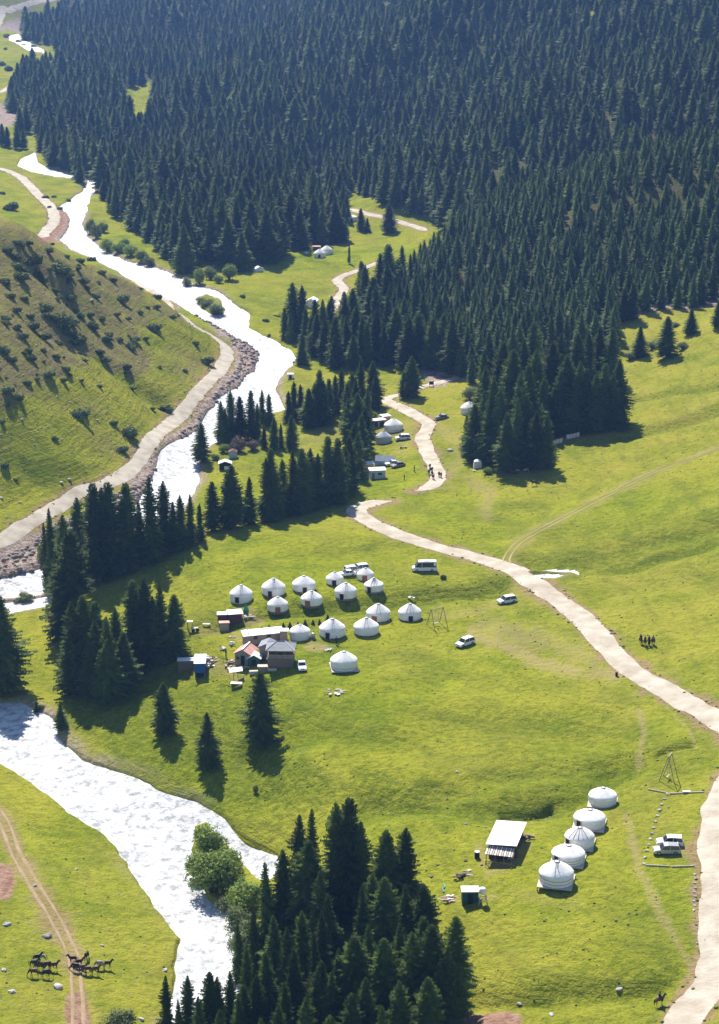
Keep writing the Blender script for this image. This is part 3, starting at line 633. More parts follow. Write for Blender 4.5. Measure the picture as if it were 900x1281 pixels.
spruces([(207,852,918,1.25,1,'stout lone spruce on the slope below the blue container, leftmost of three'),
 (260,890,958,1.15,3,'lone pointed spruce lowest on the slope above the river, middle of three'),
 (327,838,932,1.2,1,'broad lone spruce on the slope right below the wooden camp house'),
 (6,745,866,1.2,1,'tall spruce cut by the left edge of the photo beside the river bend'),
 (-8,770,868,1.1,0,'second spruce half outside the left edge of the photo'),
 (77,878,912,1.2,3,'small spruce standing right on the river bank tip below the clump'),
 (46,875,893,1.1,3,'tiny young spruce on the bank left of the river bank tip'),
 (252,530,578,1.2,1,'lone bushy spruce between two river arms beside the small cabins'),
 (515,447,497,1.25,1,'taller spruce of the pair left of the grey gravel patch by the road'),
 (506,463,498,1.2,1,'lower spruce of the pair left of the grey gravel patch by the road'),
 (487,257,291,1.5,1,'lone spruce beside the upper track in the far clearing'),
 (452,262,288,1.2,1,'spruce right of the white yurt in the far clearing'),
 (460,273,290,1.2,3,'small spruce beside the far clearing track, at the foot of a taller one'),
 (430,252,300,1.0,2,'tall spruce left of the white yurt in the far clearing'),
 (437,303,330,.55,5,'thin bare-stemmed spruce alone in the middle of the far clearing'),
 (801,409,446,1.3,3,'smaller spruce left of a group of three on the upper right meadow'),
 (834,398,448,1.4,1,'broad tall spruce, middle one of the three on the upper right meadow'),
 (864,387,418,1.4,3,'round low spruce farthest right of the three on the upper right meadow'),
 (898,378,410,1.3,1,'spruce cut by the right edge of the photo above the upper right meadow'),
 (593,507,576,1.15,1,'dark spruce over the white tent at the left corner of the forest block'),
 (634,519,592,1.0,1,'pointed spruce standing forward at the lower tip of the forest block'),
 (670,517,587,1.05,1,'broad left tree of the twin spruces at the lower edge of the forest block'),
 (682,520,586,1.0,1,'right tree of the twin spruces at the lower edge of the forest block')], '', None)
G5 = [(773,453,530,1.0,1),(756,457,537,1.1,4),(776,487,538,1.1,0),(733,463,542,1.1,4),(707,447,540,1.1,1),(722,455,542,1.0,0),(745,470,540,1.1,1),(692,485,546,1.1,0),(700,465,543,1.0,1),(765,470,538,1.0,0),
 (650,470,575,1.0,0),(660,460,560,1.0,1),(615,475,578,1.0,0),(605,490,572,1.0,2),(625,488,580,1.0,0),(645,500,585,.9,2),(657,495,580,1.0,0),(612,505,580,1.0,1),(583,518,570,.9,2),(680,473,548,1.0,0),(640,440,545,1.1,1),(670,440,540,1.1,0),(715,490,540,1.0,3),
 (627,430,520,1.1,1),(655,428,515,1.0,0),(690,430,520,1.1,1),(605,440,520,1.0,0),(720,420,500,1.1,1),(750,410,475,1.1,4),(764,412,478,1.0,1),(735,418,490,1.0,0),(607,460,540,1.0,0),(590,445,480,1.1,4),(700,420,490,1.0,0),(665,405,480,1.0,1),(640,408,485,1.0,2),(791,355,400,1.3,4),(780,362,402,1.1,1),(577,432,472,1.0,1)]
spruces(G5, 'dark spruce in the lower tip of the forest block between road and meadow', 'spruces of the lower forest tip')
G6 = [(277,503,553),(290,490,550),(302,497,550),(315,490,549,.9,4),(328,488,530),(337,493,532),(283,512,552),(343,523,562),(352,530,560),(365,520,562,1.1,1),(331,535,560),(322,505,548)]
spruces(G6, 'dark spruce in the grove on the river flat behind the small cabins', 'spruces of the river flat grove')
G7 = [(368,478,522),(377,482,526),(387,487,535,1.2,1),(400,465,530),(412,475,524),(427,462,508),(440,467,520),(452,450,520),(467,453,508,1.1,1),(446,473,530),(447,493,560,1.2,1),(457,510,566,1.1,1),(393,480,530,1.0,0),(437,500,558),(452,520,580,1.1,4),(444,530,590,1.1,1),(460,485,540),(470,470,512),
 (405,478,532,1.1,0),(434,480,540),(362,490,528),(420,470,518)]
spruces(G7, 'dark spruce in the grove between the river and the long grey camp shed', 'spruces of the grove behind the far camp')
G8 = [(367,357,422,1.0,1),(378,360,424),(357,387,424),(364,392,428),(383,387,436),(378,417,456,1.2,0),(395,377,432),(418,400,458),(420,420,461,1.2,1),(442,420,462,1.2,1),(452,397,456,1.1),(470,390,452,1.1,1),(495,387,452,1.2,1),(510,400,462,1.3,1),(435,397,448),(403,383,440),(430,367,420),(453,330,392,.9),
 (480,405,458),(460,405,458),(407,400,452),(390,398,440),(522,395,458,1.2,1),(505,375,430),(485,370,425),(540,400,462,1.1,1),(555,395,460,1.1,1),(565,400,468,1.1),(530,370,430),(550,372,430),(430,395,450),(445,385,440),(470,360,420),(500,350,405),(520,345,400)]
spruces(G8, 'dark spruce along the front of the forest below the far clearing', 'spruces along the forest front below the far clearing')
print('explicit spruces', len(TREE_XY))
# ---- the wood on the slopes
def forest_points():
    rnd = np.random.RandomState(5); out = []
    n_ = 260000; a = rnd.uniform(-.27, .27, n_); Y = (rnd.uniform(0, 1, n_) * (2650**2 - 640**2) + 640**2)**.5; X = a * Y
    H = height(X, Y); px, py, s = proj(X, Y, H)
    ok = inside(px, py, FA)
    for h_ in HOLES: ok &= ~inside(px, py, h_)
    ok &= (sdist(X, Y, RW[0], 30) > 3); ok &= (py > -95)
    X, Y, H, px, py, s = [v[ok] for v in (X, Y, H, px, py, s)]
    young = (px > 540 + (300 - py) * .55) & (Y < 860); gap = fbm(X, Y, 45, 3)
    sp = np.where(young, 3.7, 4.2 + Y / 420.0) * np.where((gap < -.6) & ~young, 2.0, 1.0) * rnd.uniform(.85, 1.25, len(X))
    grid = {}; sel = []; cs = 8.0
    for (x, y, r) in TREE_XY: grid.setdefault((int(x // cs), int(y // cs)), []).append((x, y, 3.2))
    order = np.arange(len(X))
    for i in order:
        x, y, r = X[i], Y[i], sp[i]; cx, cy = int(x // cs), int(y // cs); bad = False
        for u in (-1, 0, 1):
            for v in (-1, 0, 1):
                for (a_, b_, r2) in grid.get((cx + u, cy + v), ()):
                    if (a_ - x)**2 + (b_ - y)**2 < max(r, r2)**2: bad = True; break
                if bad: break
            if bad: break
        if bad: continue
        grid.setdefault((cx, cy), []).append((x, y, r)); sel.append(i)
    sel = np.array(sel); return X[sel], Y[sel], H[sel], px[sel], py[sel], s[sel], young[sel]
fx, fy, fz, fpx, fpy, fs, fyg = forest_points()
print('forest trees', len(fx))
rnd = np.random.RandomState(9)
fh = np.where(fyg, rnd.uniform(10.5, 15.5, len(fx)), rnd.uniform(11, 19, len(fx)) + 7.0 * rnd.rand(len(fx))**2) * (1 + .42 * fbm(fx, fy, 45, 3))
fw = rnd.uniform(.9, 1.35, len(fx)) * np.where(fyg, 1.15, 1.12)
vis = (fpx > 0) & (fpx < 900) & (fpy > 0) & (fpy < 1281)
score = np.where(vis, fh * fs, 0); nearest = np.argsort(-(score * smooth(1000, 700, fy)))
NIND = 318 - len(TREE_XY); ind = nearest[:max(0, NIND)]; isind = np.zeros(len(fx), bool); isind[ind] = True
for i in ind:
    yg = bool(fyg[i])
    spruce(Vector((fx[i], fy[i], fz[i] - .2)), float(fh[i]), float(fw[i]), int(rnd.randint(0, 7)), None,
           'young green spruce on the nearer slope of the dense wood' if yg else 'dark spruce standing among the first rows of the dense mountain wood',
           'young spruces on the nearer slope' if yg else 'spruces in the first rows of the mountain wood', young=yg)
for key in [(False, k) for k in range(7)] + [(True, k) for k in range(3)]:
    if key not in FIRST:
        yg = key[0]; j = [i for i in ind if bool(fyg[i]) == yg][key[1]]
        spruce(Vector((fx[j] + 3, fy[j] + 2, height(fx[j] + 3, fy[j] + 2))), 13, 1, key[1], None, 'young green spruce on the nearer slope of the dense wood' if yg else 'dark spruce standing among the first rows of the dense mountain wood',
               'young spruces on the nearer slope' if yg else 'spruces in the first rows of the mountain wood', young=yg)
rest = ~isind
pm = bpy.data.meshes.new('conifer_forest'); npts = int(rest.sum())
pm.vertices.add(npts); pm.vertices.foreach_set('co', np.stack([fx[rest], fy[rest], fz[rest] - .2], 1).ravel().astype(np.float32))
at_ = pm.attributes.new('size', 'FLOAT_VECTOR', 'POINT'); at_.data.foreach_set('vector', np.stack([fh[rest] / 20 * fw[rest], fh[rest] / 20 * fw[rest], fh[rest] / 20], 1).ravel().astype(np.float32))
at_ = pm.attributes.new('turn', 'FLOAT_VECTOR', 'POINT'); at_.data.foreach_set('vector', np.stack([rnd.uniform(-.03, .03, npts), rnd.uniform(-.03, .03, npts), rnd.uniform(0, 6.28, npts)], 1).ravel().astype(np.float32))
at_ = pm.attributes.new('pick', 'INT', 'POINT'); at_.data.foreach_set('value', np.where(fyg[rest], 7 + rnd.randint(0, 3, npts), rnd.randint(0, 7, npts)).astype(np.int32))
pm.update(); forest = link('conifer_forest', pm)
tag(forest, 'dense dark spruce wood covering the mountain slopes across the top of the picture', 'forest', kind='stuff')
ng = bpy.data.node_groups.new('forest_points', 'GeometryNodeTree'); ng.interface.new_socket('Geometry', in_out='INPUT', socket_type='NodeSocketGeometry'); ng.interface.new_socket('Geometry', in_out='OUTPUT', socket_type='NodeSocketGeometry')
gi = ng.nodes.new('NodeGroupInput'); go = ng.nodes.new('NodeGroupOutput'); iop = ng.nodes.new('GeometryNodeInstanceOnPoints'); g2i = ng.nodes.new('GeometryNodeGeometryToInstance')
keys = [(False, k) for k in range(7)] + [(True, k) for k in range(3)]
for key in reversed(keys):                       # last linked comes first in a multi-input
    jn = ng.nodes.new('GeometryNodeJoinGeometry'); inner = ng.nodes.new('GeometryNodeGeometryToInstance')
    for ob in FIRST[key]:
        oi = ng.nodes.new('GeometryNodeObjectInfo'); oi.inputs['Object'].default_value = ob; oi.transform_space = 'ORIGINAL'; oi.inputs['As Instance'].default_value = False
        ng.links.new(oi.outputs['Geometry'], jn.inputs[0])
    ng.links.new(jn.outputs[0], inner.inputs[0]); ng.links.new(inner.outputs[0], g2i.inputs[0])
# g2i would wrap everything into one instance: join the ten single instances instead
jj = ng.nodes.new('GeometryNodeJoinGeometry')
for l in [l for l in ng.links if l.to_node == g2i]:
    ng.links.new(l.from_socket, jj.inputs[0])
ng.nodes.remove(g2i)
def named(n, t):
    a = ng.nodes.new('GeometryNodeInputNamedAttribute'); a.data_type = t; a.inputs['Name'].default_value = n
    return [s for s in a.outputs if s.enabled and s.name == 'Attribute'][0]
ng.links.new(gi.outputs[0], iop.inputs['Points']); ng.links.new(jj.outputs[0], iop.inputs['Instance']); iop.inputs['Pick Instance'].default_value = True
ng.links.new(named('pick', 'INT'), iop.inputs['Instance Index']); ng.links.new(named('turn', 'FLOAT_VECTOR'), iop.inputs['Rotation']); ng.links.new(named('size', 'FLOAT_VECTOR'), iop.inputs['Scale'])
ng.links.new(iop.outputs[0], go.inputs[0])
md = forest.modifiers.new('trees', 'NODES'); md.node_group = ng

# ------------------------------------------------------------------ leafy shrubs
def leaf_cluster_mesh(seed, n, lobes, leaf, name, m, flat=1.0):
    rnd = random.Random(seed); b = MB()
    for _ in range(n):
        c, r = rnd.choice(lobes); d = Vector((rnd.gauss(0, 1), rnd.gauss(0, 1), rnd.gauss(0, 1))).normalized()
        rr = r * (rnd.random()**.35) * (1 + .18 * math.sin(d.x * 7 + seed) * math.cos(d.y * 6))
        p = Vector(c) + Vector((d.x * rr, d.y * rr, d.z * rr * flat)); p.z = max(p.z, .02)
        u = Vector((rnd.gauss(0, 1), rnd.gauss(0, 1), rnd.gauss(0, .7))).normalized(); w = u.cross(d)
        if w.length < .1: continue
        w.normalize(); s = leaf * rnd.uniform(.6, 1.4)
        b.add([p - u * s, p + w * s * .6, p + u * s, p - w * s * .6], [(0, 1, 2, 3)])
    return b.mesh(name, m)
def twigs_mesh(seed, lobes, r0, name='branches'):
    rnd = random.Random(seed); b = MB()
    for c, r in lobes:
        for k in range(3):
            e = Vector(c) + Vector((rnd.uniform(-.4, .4) * r, rnd.uniform(-.4, .4) * r, rnd.uniform(0, .4) * r))
            b.tube([(rnd.uniform(-.15, .15), rnd.uniform(-.15, .15), -.5), (e.x * .45, e.y * .45, e.z * .5), e], [r0, r0 * .6, r0 * .25], 5)
    return b.mesh(name, M['bark'], True)
WIL = []
for sd in range(3):
    rnd_ = random.Random(40 + sd); lb = [((0, 0, 2.2), 1.9)] + [((math.cos(a) * 1.35, math.sin(a) * 1.35, rnd_.uniform(1.2, 3.0)), rnd_.uniform(1.0, 1.6)) for a in [rnd_.uniform(0, 6.28) for _ in range(7)]]
    WIL.append((leaf_cluster_mesh(sd, 3600, lb, .17, 'foliage', M['willow'], .95), leaf_cluster_mesh(sd + 9, 2600, lb, .17, 'foliage', M['olive'], .95), twigs_mesh(sd, lb, .09)))
JUN = []
for sd in range(3):
    rnd_ = random.Random(60 + sd); lb = [((0, 0, .45), .8)] + [((math.cos(a) * .75, math.sin(a) * .75, rnd_.uniform(.1, .6)), rnd_.uniform(.4, .75)) for a in [rnd_.uniform(0, 6.28) for _ in range(6)]]
    JUN.append((leaf_cluster_mesh(sd, 1100, lb, .14, 'foliage', M['juniper'], .8), twigs_mesh(sd, lb, .04)))
def shrub(p, w, h, kind, label, group=None, cat='shrub', name='shrub'):
    k = random.randrange(3)
    if kind == 'juniper': t = empty('juniper_shrub', p, random.uniform(0, 6.28), (w / 2.6, w / 2.6 * random.uniform(.8, 1.2), h / 1.3), label, 'shrub', group); link('foliage', JUN[k][0], t); link('stem', JUN[k][1], t)
    else:
        t = empty('willow_bush', p, random.uniform(0, 6.28), (w / 5.2, w / 5.2, h / 4.4), label, 'bush', group); link('foliage', WIL[k][0 if kind == 'willow' else 1], t); link('branches', WIL[k][2], t)
    return t
def shrub_px(x, yb, wpx, hr, kind, label, group=None):
    p = at(x, yb); s = scale_at(p); w = wpx / s; return shrub(p - Vector((0, 0, .12)), w, w * hr, kind, label, group)
# willows on the islet of the lower river
for (x, yb, w, hr, k, lb) in [(266, 1116, 66, .95, 'willow', 'largest round green willow on the river islet in front'), (260, 1066, 50, .9, 'willow', 'bright green willow at the upstream tip of the lower islet'), (284, 1094, 46, .95, 'willow', 'green willow on the channel side of the lower islet'),
        (250, 1092, 40, .9, 'willow', 'round willow at the water edge, left side of the lower islet'), (283, 1140, 28, .8, 'olive', 'small grey-green bush low at the waterside of the lower islet'), (306, 1138, 48, .9, 'willow', 'pale green willow between the islet willows and the bottom grove'),
        (302, 1168, 44, 1.0, 'olive', 'thin olive bush against the left flank of the bottom grove'), (306, 1200, 42, 1.0, 'olive', 'olive bush hanging over the water at the lower end of the islet'), (318, 1180, 36, 1.1, 'olive', 'taller olive bush leaning on the bottom grove spruces'),
        (294, 1112, 30, .8, 'willow', 'low pale willow in the middle of the lower islet'),
        (121, 298, 16, 1.5, 'olive', 'narrow olive bush at the left end of the riverside thicket'), (113, 292, 15, 1.5, 'olive', 'outermost bush of the riverside thicket, next to the water'), (130, 290, 13, 1.2, 'willow', 'pale bush behind the narrow olive ones by the upper river'),
        (135, 314, 20, .9, 'willow', 'round light green bush, first in the riverside row under the forest'), (149, 316, 20, .8, 'willow', 'second light green bush in the riverside row under the forest'), (164, 320, 20, .85, 'willow', 'third light green bush in the riverside row under the forest'),
        (178, 326, 20, .85, 'willow', 'fourth light green bush in the riverside row under the forest'), (187, 332, 17, .8, 'olive', 'last bush of the riverside row under the forest'), (156, 309, 15, .9, 'willow', 'bush in the rear of the riverside row, touching the spruces'),
        (235, 362, 14, 1.3, 'olive', 'slim bush left of the round ones near the river islet'), (250, 356, 15, 1.6, 'willow', 'tall bright bush against the forest near the river islet'), (264, 350, 20, 1.0, 'olive', 'grey leafless-looking bush between two bright ones at the forest foot'),
        (287, 350, 21, 1.15, 'willow', 'large round bright bush where the far meadow meets the river'), (274, 354, 14, .9, 'willow', 'little bright bush beside the large round one at the far meadow'), (246, 362, 13, .7, 'willow', 'low bright bush on the gravel by the river islet'),
        (270, 392, 26, .62, 'olive', 'largest olive bush on the upper river islet'), (260, 382, 20, .5, 'olive', 'flat olive bush behind the largest one on the upper islet'), (251, 377, 14, .5, 'willow', 'small bush at the upstream tip of the upper islet'),
        (33, 750, 22, .55, 'olive', 'yellowish bush on the gravel bar by the left edge'), (22, 753, 12, .5, 'olive', 'low bush left on the gravel bar by the left edge'),
        (299, 565, 24, 1.0, 'twig', 'reddish-brown bare bush behind the grey hut'), (280, 566, 15, .9, 'willow', 'green bush left of the grey hut on the flat'), (270, 575, 12, .8, 'willow', 'green bush between the lone spruce and the small cabin'), (316, 563, 18, .9, 'twig', 'brown bare bush right of the grey hut'),
        (466, 523, 14, .8, 'willow', 'round green bush behind the long camp shed'), (58, 700, 22, 1.1, 'willow', 'green bush at the river bank behind the tallest left spruces'), (132, 716, 16, .9, 'willow', 'green bush at the foot of the belt spruces'), (167, 713, 16, .8, 'willow', 'light green bush filling a gap in the spruce belt'),
        (610, 593, 12, .9, 'willow', 'light green bush beside the white tent'), (816, 436, 17, .75, 'olive', 'dark bush between the smaller and the broad spruce on the upper right meadow'), (854, 436, 18, .65, 'olive', 'dark low bush right of the broad spruce on the upper right meadow'),
        (588, 500, 22, .95, 'olive', 'leafy bush at the left edge of the forest block above the road'), (845, 408, 14, .5, 'olive', 'low bush at the forest edge behind the three meadow spruces'), (555, 724, 8, 1.0, 'juniper', 'single dark bush in the gully right of the white minibus'),
        (788, 450, 16, .8, 'olive', 'bush in the notch of the forest edge beside the upper right meadow'), (320, 992, 8, 1.6, 'olive', 'thin young bush on the slope above the lower river'),
        (303, 640, 14, .8, 'willow', 'bright bush at the foot of the belt above the meadow'), (150, 1292, 44, .8, 'olive', 'dark leafy bush cut by the bottom edge of the photo'),
        (52, 885, 10, .6, 'olive', 'low bush on the bank of the river bend')]:
    k_ = k if k != 'twig' else 'olive'; t = shrub_px(x, yb, w, hr, k_, lb)
    if k == 'twig':
        for c in t.children:
            if c.name.startswith('foliage'): c.data = c.data.copy(); c.data.materials[0] = M['twig']
# junipers on the left hillside
JL = [(9,314,16),(20,335,18),(40,330,30),(20,305,12),(75,340,34),(52,352,18),(68,365,16),(88,345,14),(47,345,14),(24,349,24),(5,355,18),(105,353,18),(140,352,13),(127,342,12),(152,376,20),(100,328,14),(78,405,34),(40,411,22),(58,388,22),(20,390,16),(115,411,18),(112,395,14),(128,400,12),(100,428,26),(55,425,20),(27,423,16),(4,440,20),(88,420,14),(165,435,18),(182,425,10),(125,442,14),(132,452,18),(192,412,22),(60,470,20),(78,477,14),(101,477,10),(38,450,16),(14,452,16),(124,484,9),(165,487,12),(8,490,22),(22,500,20),(34,480,14),(99,521,28),(162,513,0),(190,512,10),(207,513,20),(160,545,26),(142,530,12),(152,565,20),(68,549,11),(5,583,14),(20,600,8),(258,455,22),(200,460,8),(232,465,9),(244,431,12),(2,528,10),(45,475,12),(92,372,10),(120,372,14),(145,395,12),(160,400,10),(12,372,14),(60,315,14),(84,322,10),(35,440,12),(70,447,12),(110,362,10),(175,392,10),(5,405,14),(30,375,12),(62,338,12)]
rj = random.Random(77)
for _ in range(150):
    x_, y_ = rj.uniform(-60, 235), rj.uniform(285, 520)
    if inside(np.array([x_]), np.array([y_]), SCRUB)[0]: JL.append((x_, y_, rj.uniform(6, 17)))
JL.sort(key=lambda q_: q_[2])
for x, yb, w in JL:
    if w: shrub_px(x, yb, w * 1.05, .42 + .1 * random.random(), 'juniper', 'low dark green juniper shrub on the brown hillside left of the river road', 'junipers on the left hillside')
for (x, yb, w, lb) in [(57,248,9,'dark bush on the river flat nearest the upper road'),(68,247,7,'dark bush second from the road on the upper river flat'),(85,252,9,'dark shrub by the water on the upper river flat'),(14,263,24,'wide dark juniper patch on the bright grass by the upper river road'),(3,243,9,'dark juniper cut by the left edge near the upper road'),(115,326,12,'dark shrub at the river edge on the hill crest'),
                       (62,260,7,'lower dark bush on the upper river flat'),(75,262,8,'lowest dark bush on the upper river flat, toward the river'),(303,372,9,'dark shrub on the far meadow near the water'),(333,402,9,'dark shrub on the far meadow left of the forest front'),(337,420,6,'tiny dark conifer shrub by the river, far meadow'),
                       (10,88,14,'dark shrub clump on the far left slope'),(22,102,12,'dark shrub beside the far left slope road'),(3,82,12,'dark shrub cut by the left edge on the far slope')]:
    shrub_px(x, yb, w, .55, 'juniper', lb)
# young pines planted behind the camp house
for (x, yt, yb) in [(328,783,790),(337,781,789),(345,783,789),(355,778,788),(363,777,786),(373,777,784),(382,774,783),(392,774,781),(400,774,781),(410,768,780)]:
    spruce_px(x, yt, yb, 1.6, 3, 'tiny sapling in the row planted behind the camp house', 'saplings planted behind the camp house')

# ------------------------------------------------------------------ stones and ground litter
def rock_mesh(seed, m, rough=.25, sub=1):
    import bmesh
    bm = bmesh.new(); bmesh.ops.create_icosphere(bm, subdivisions=sub, radius=.5); rr = random.Random(seed)
    for v in bm.verts:
        v.co *= 1 + rr.uniform(-rough, rough); v.co.z = v.co.z * .62; v.co.x *= 1.2
    me = bpy.data.meshes.new('boulder'); bm.to_mesh(me); bm.free(); me.materials.append(m); return me
ROCK = [rock_mesh(i, M['rock'], .22, 2) for i in range(4)]; DROCK = [rock_mesh(i + 9, M['darkrock'], .25, 2) for i in range(2)]
def boulder(x, y, w, label, dark=False, group=None):
    p = at(x, y); s = scale_at(p); k = .85 * w / s; o = link('boulder', random.choice(DROCK if dark else ROCK)); o.location = p + Vector((0, 0, .12 * k)); o.rotation_euler = (0, 0, random.uniform(0, 6.28)); o.scale = (k * .9, k * .8, k * .8)
    return tag(o, label, 'rock', group)
for a in [(9,1157,11,'pale boulder near the left edge, beside the rutted track'),(59,1172,13,'large pale boulder left of the rutted track above the dark horses'),(73,1235,15,'big grey boulder below the left group of horses'),(15,1241,10,'flat pale boulder low at the left edge'),(5,1214,9,'pale boulder cut by the left edge beside the horses'),
          (128,1183,6,'small pale rock above the right group of horses'),(44,1108,7,'pale rock on the far side of the rutted track, left meadow'),(96,1088,5,'small rock in the left meadow toward the river'),(207,1214,8,'pale rock at the bank under the bottom left meadow'),
          (177,1276,10,'pale rock at the bottom edge beside the dark bush'),(563,564,9,'white angular rock in the meadow right of the dirt road'),(585,472,6,'pale rock at the forest edge by the gravel patch'),(77,604,6,'grey boulder pair on the left hillside, upper stone'),(87,600,7,'brown boulder on the left hillside above the river road'),
          (2,623,6,'rock cut by the left edge on the hillside'),(115,376,7,'pale rock on the brown hillside by the green hollow'),(775,1238,9,'pale rock beside the road at the bottom right'),(572,966,6,'pale stone below the grassy hollow'),(583,1031,6,'pale stone left of the white-roofed log house'),(487,1032,4,'small pale stone right of the bottom grove tops'),
          (690,1270,9,'pale rock on the bottom bank'),(650,1256,7,'rock at the top of the eroded bank')]: boulder(*a)
for k, (x, y) in enumerate(OUT):
    boulder(x + 1, y + 1, 7 + 4 * random.random(), 'pale rock outcrop showing through a gap in the mountain wood', group='rock outcrops in the mountain wood'); boulder(x - 3, y + 3, 5, 'pale rock outcrop showing through a gap in the mountain wood', group='rock outcrops in the mountain wood')
for (x, yb, w, k, lb) in [(9,47,10,'olive','dark bush by the pool at the far left'),(24,54,9,'olive','dark bush below the far left pool'),(30,58,7,'olive','small bush right of the far left pool'),(43,60,9,'olive','dark bush where the far stream enters the wood'),(7,62,6,'olive','small bush under the far left road'),(72,66,9,'olive','pale bush at the end of the far stream'),(85,68,7,'olive','grey bush against the wood at the far stream')]:
    shrub_px(x, yb, w, .6, k, lb)
for (x, yt, yb, lb) in [(26,136,168,'spruce at the left end of the clump by the upper left flat'),(34,134,166,'second spruce of the clump by the upper left flat'),(4,156,182,'spruce cut by the left edge above the upper river'),(10,160,184,'spruce beside the left edge above the upper river'),(22,158,186,'dark spruce above the grassy flat of the upper river'),(30,162,186,'right spruce above the grassy flat of the upper river'),(54,70,92,'lone spruce on the far left grass')]:
    spruce_px(x, yt, yb, 1.1, 1, lb)
boulder(234, 1184, 16, 'dark wet rock sticking out of the river near the left bank', True)
for a in [(38,902,8),(236,1009,9),(240,1023,6),(165,1070,9),(99,1012,5),(152,1033,6),(97,338,8),(230,463,6),(300,458,6)]: boulder(a[0], a[1], a[2], 'dark rock at the edge of the white water', True, 'dark rocks at the water edge')
for a in [(540,1097,7,'black stump left of the log pile'),(548,1082,5,'black stump above the log pile'),(583,1077,6,'black stump above the green hose'),(560,1000,4,'black stump below the hollow')]:
    o = boulder(a[0], a[1], a[2], a[3], True); o['category'] = 'stump'; o.name = 'tree_stump'
def scatter(name, n, polys, size, m, label=None, cat=None, flat=.55, seed=1, wsd=None, sub='ico', lift=.05, XY=None):
    rr = np.random.RandomState(seed); X = []; Y = []; ws = np.array([abs(sum(a[0] * b[1] - b[0] * a[1] for a, b in zip(w, w[1:] + w[:1]))) for w in polys]); cnt = (n * ws / ws.sum()).astype(int) + 1
    for w, c in zip(polys, cnt):
        xs = [p[0] for p in w]; ys = [p[1] for p in w]; x = rr.uniform(min(xs), max(xs), c * 3); y = rr.uniform(min(ys), max(ys), c * 3); k = inside(x, y, w); X += list(x[k][:c]); Y += list(y[k][:c])
    X = np.array(X); Y = np.array(Y)
    if XY is not None: X, Y = XY
    sd = height(X, Y, sd_n); k = (sd > .3) if wsd is None else wsd(X, Y, sd)
    if XY is None: k &= height(X, Y, d_road) > 2.6
    X, Y = X[k], Y[k]; Z = height(X, Y); s = size[0] + (size[1] - size[0]) * rr.rand(len(X))**3
    ico = np.array([(0, 0, 1), (.89, 0, .45), (.28, .85, .45), (-.72, .53, .45), (-.72, -.53, .45), (.28, -.85, .45), (.6, .5, -.4), (-.3, .8, -.4), (-.9, 0, -.4), (-.3, -.8, -.4), (.7, -.5, -.4)])
    fa = np.array([(0, 1, 2), (0, 2, 3), (0, 3, 4), (0, 4, 5), (0, 5, 1), (1, 6, 2), (2, 7, 3), (3, 8, 4), (4, 9, 5), (5, 10, 1), (1, 10, 6), (2, 6, 7), (3, 7, 8), (4, 8, 9), (5, 9, 10)])
    N_ = len(X); an = rr.uniform(0, 6.28, N_); v = ico[None] * (1 + .3 * (rr.rand(N_, 11, 1) - .5)); sx = 1 + .5 * rr.rand(N_)
    x = (v[:, :, 0] * sx[:, None] * np.cos(an)[:, None] - v[:, :, 1] * np.sin(an)[:, None]) * s[:, None] * .5 + X[:, None]; y = (v[:, :, 0] * sx[:, None] * np.sin(an)[:, None] + v[:, :, 1] * np.cos(an)[:, None]) * s[:, None] * .5 + Y[:, None]; z = v[:, :, 2] * s[:, None] * .5 * flat * 2 * .8 + Z[:, None] + lift * s[:, None]
    co = np.stack([x, y, z], 2).reshape(-1, 3); F = (fa[None] + (np.arange(N_) * 11)[:, None, None]).reshape(-1, 3)
    me = bpy.data.meshes.new(name); me.vertices.add(len(co)); me.vertices.foreach_set('co', co.ravel().astype(np.float32)); me.loops.add(F.size); me.loops.foreach_set('vertex_index', F.ravel().astype(np.int32)); me.polygons.add(len(F)); me.polygons.foreach_set('loop_start', (np.arange(len(F)) * 3).astype(np.int32)); me.polygons.foreach_set('loop_total', np.full(len(F), 3, np.int32)); me.update(calc_edges=True); me.materials.append(m)
    return tag(link(name, me), label, cat, kind='stuff')
def wp(pl): return [hat(*p) for p in pl]
scatter('river_bank_stones', 3800, [wp(p) for p in [[(300,420),(325,438),(334,455),(300,486),(275,505),(255,535),(232,550),(200,565),(194,600),(176,622),(160,606),(200,558),(240,522),(272,482),(293,450),(288,425)],[(0,683),(60,658),(130,626),(190,600),(188,618),(100,668),(62,692),(52,712),(0,724)],[(210,362),(255,392),(300,420),(292,428),(250,400)]]], (.25, 1.7), M['gravelrock'], 'brown and grey stones heaped on the bank between river and road', 'stones', .6, 3)
scatter('water_edge_stones', 2600, RW[:1], (.2, 1.1), M['darkrock'], 'dark stones lining the edges of the white river', 'stones', .5, 5, wsd=lambda X, Y, sd: (sd > -1.6) & (sd < 1.0), lift=.3)
scatter('hillside_stones', 420, [wp([(0,300),(60,310),(150,350),(215,392),(262,425),(250,470),(200,520),(150,570),(60,640),(0,660)])], (.15, .8), M['rock'], 'pale stones strewn over the left hillside', 'stones', .5, 6)
scatter('meadow_stones', 400, [wp([(0,1000),(100,1050),(220,1180),(215,1281),(0,1281)]), wp([(180,870),(340,860),(420,1000),(300,1020)]), wp([(450,960),(700,1000),(620,1120),(560,1110)])], (.1, .4), M['rock'], 'small pale stones scattered through the grass', 'stones', .5, 7)
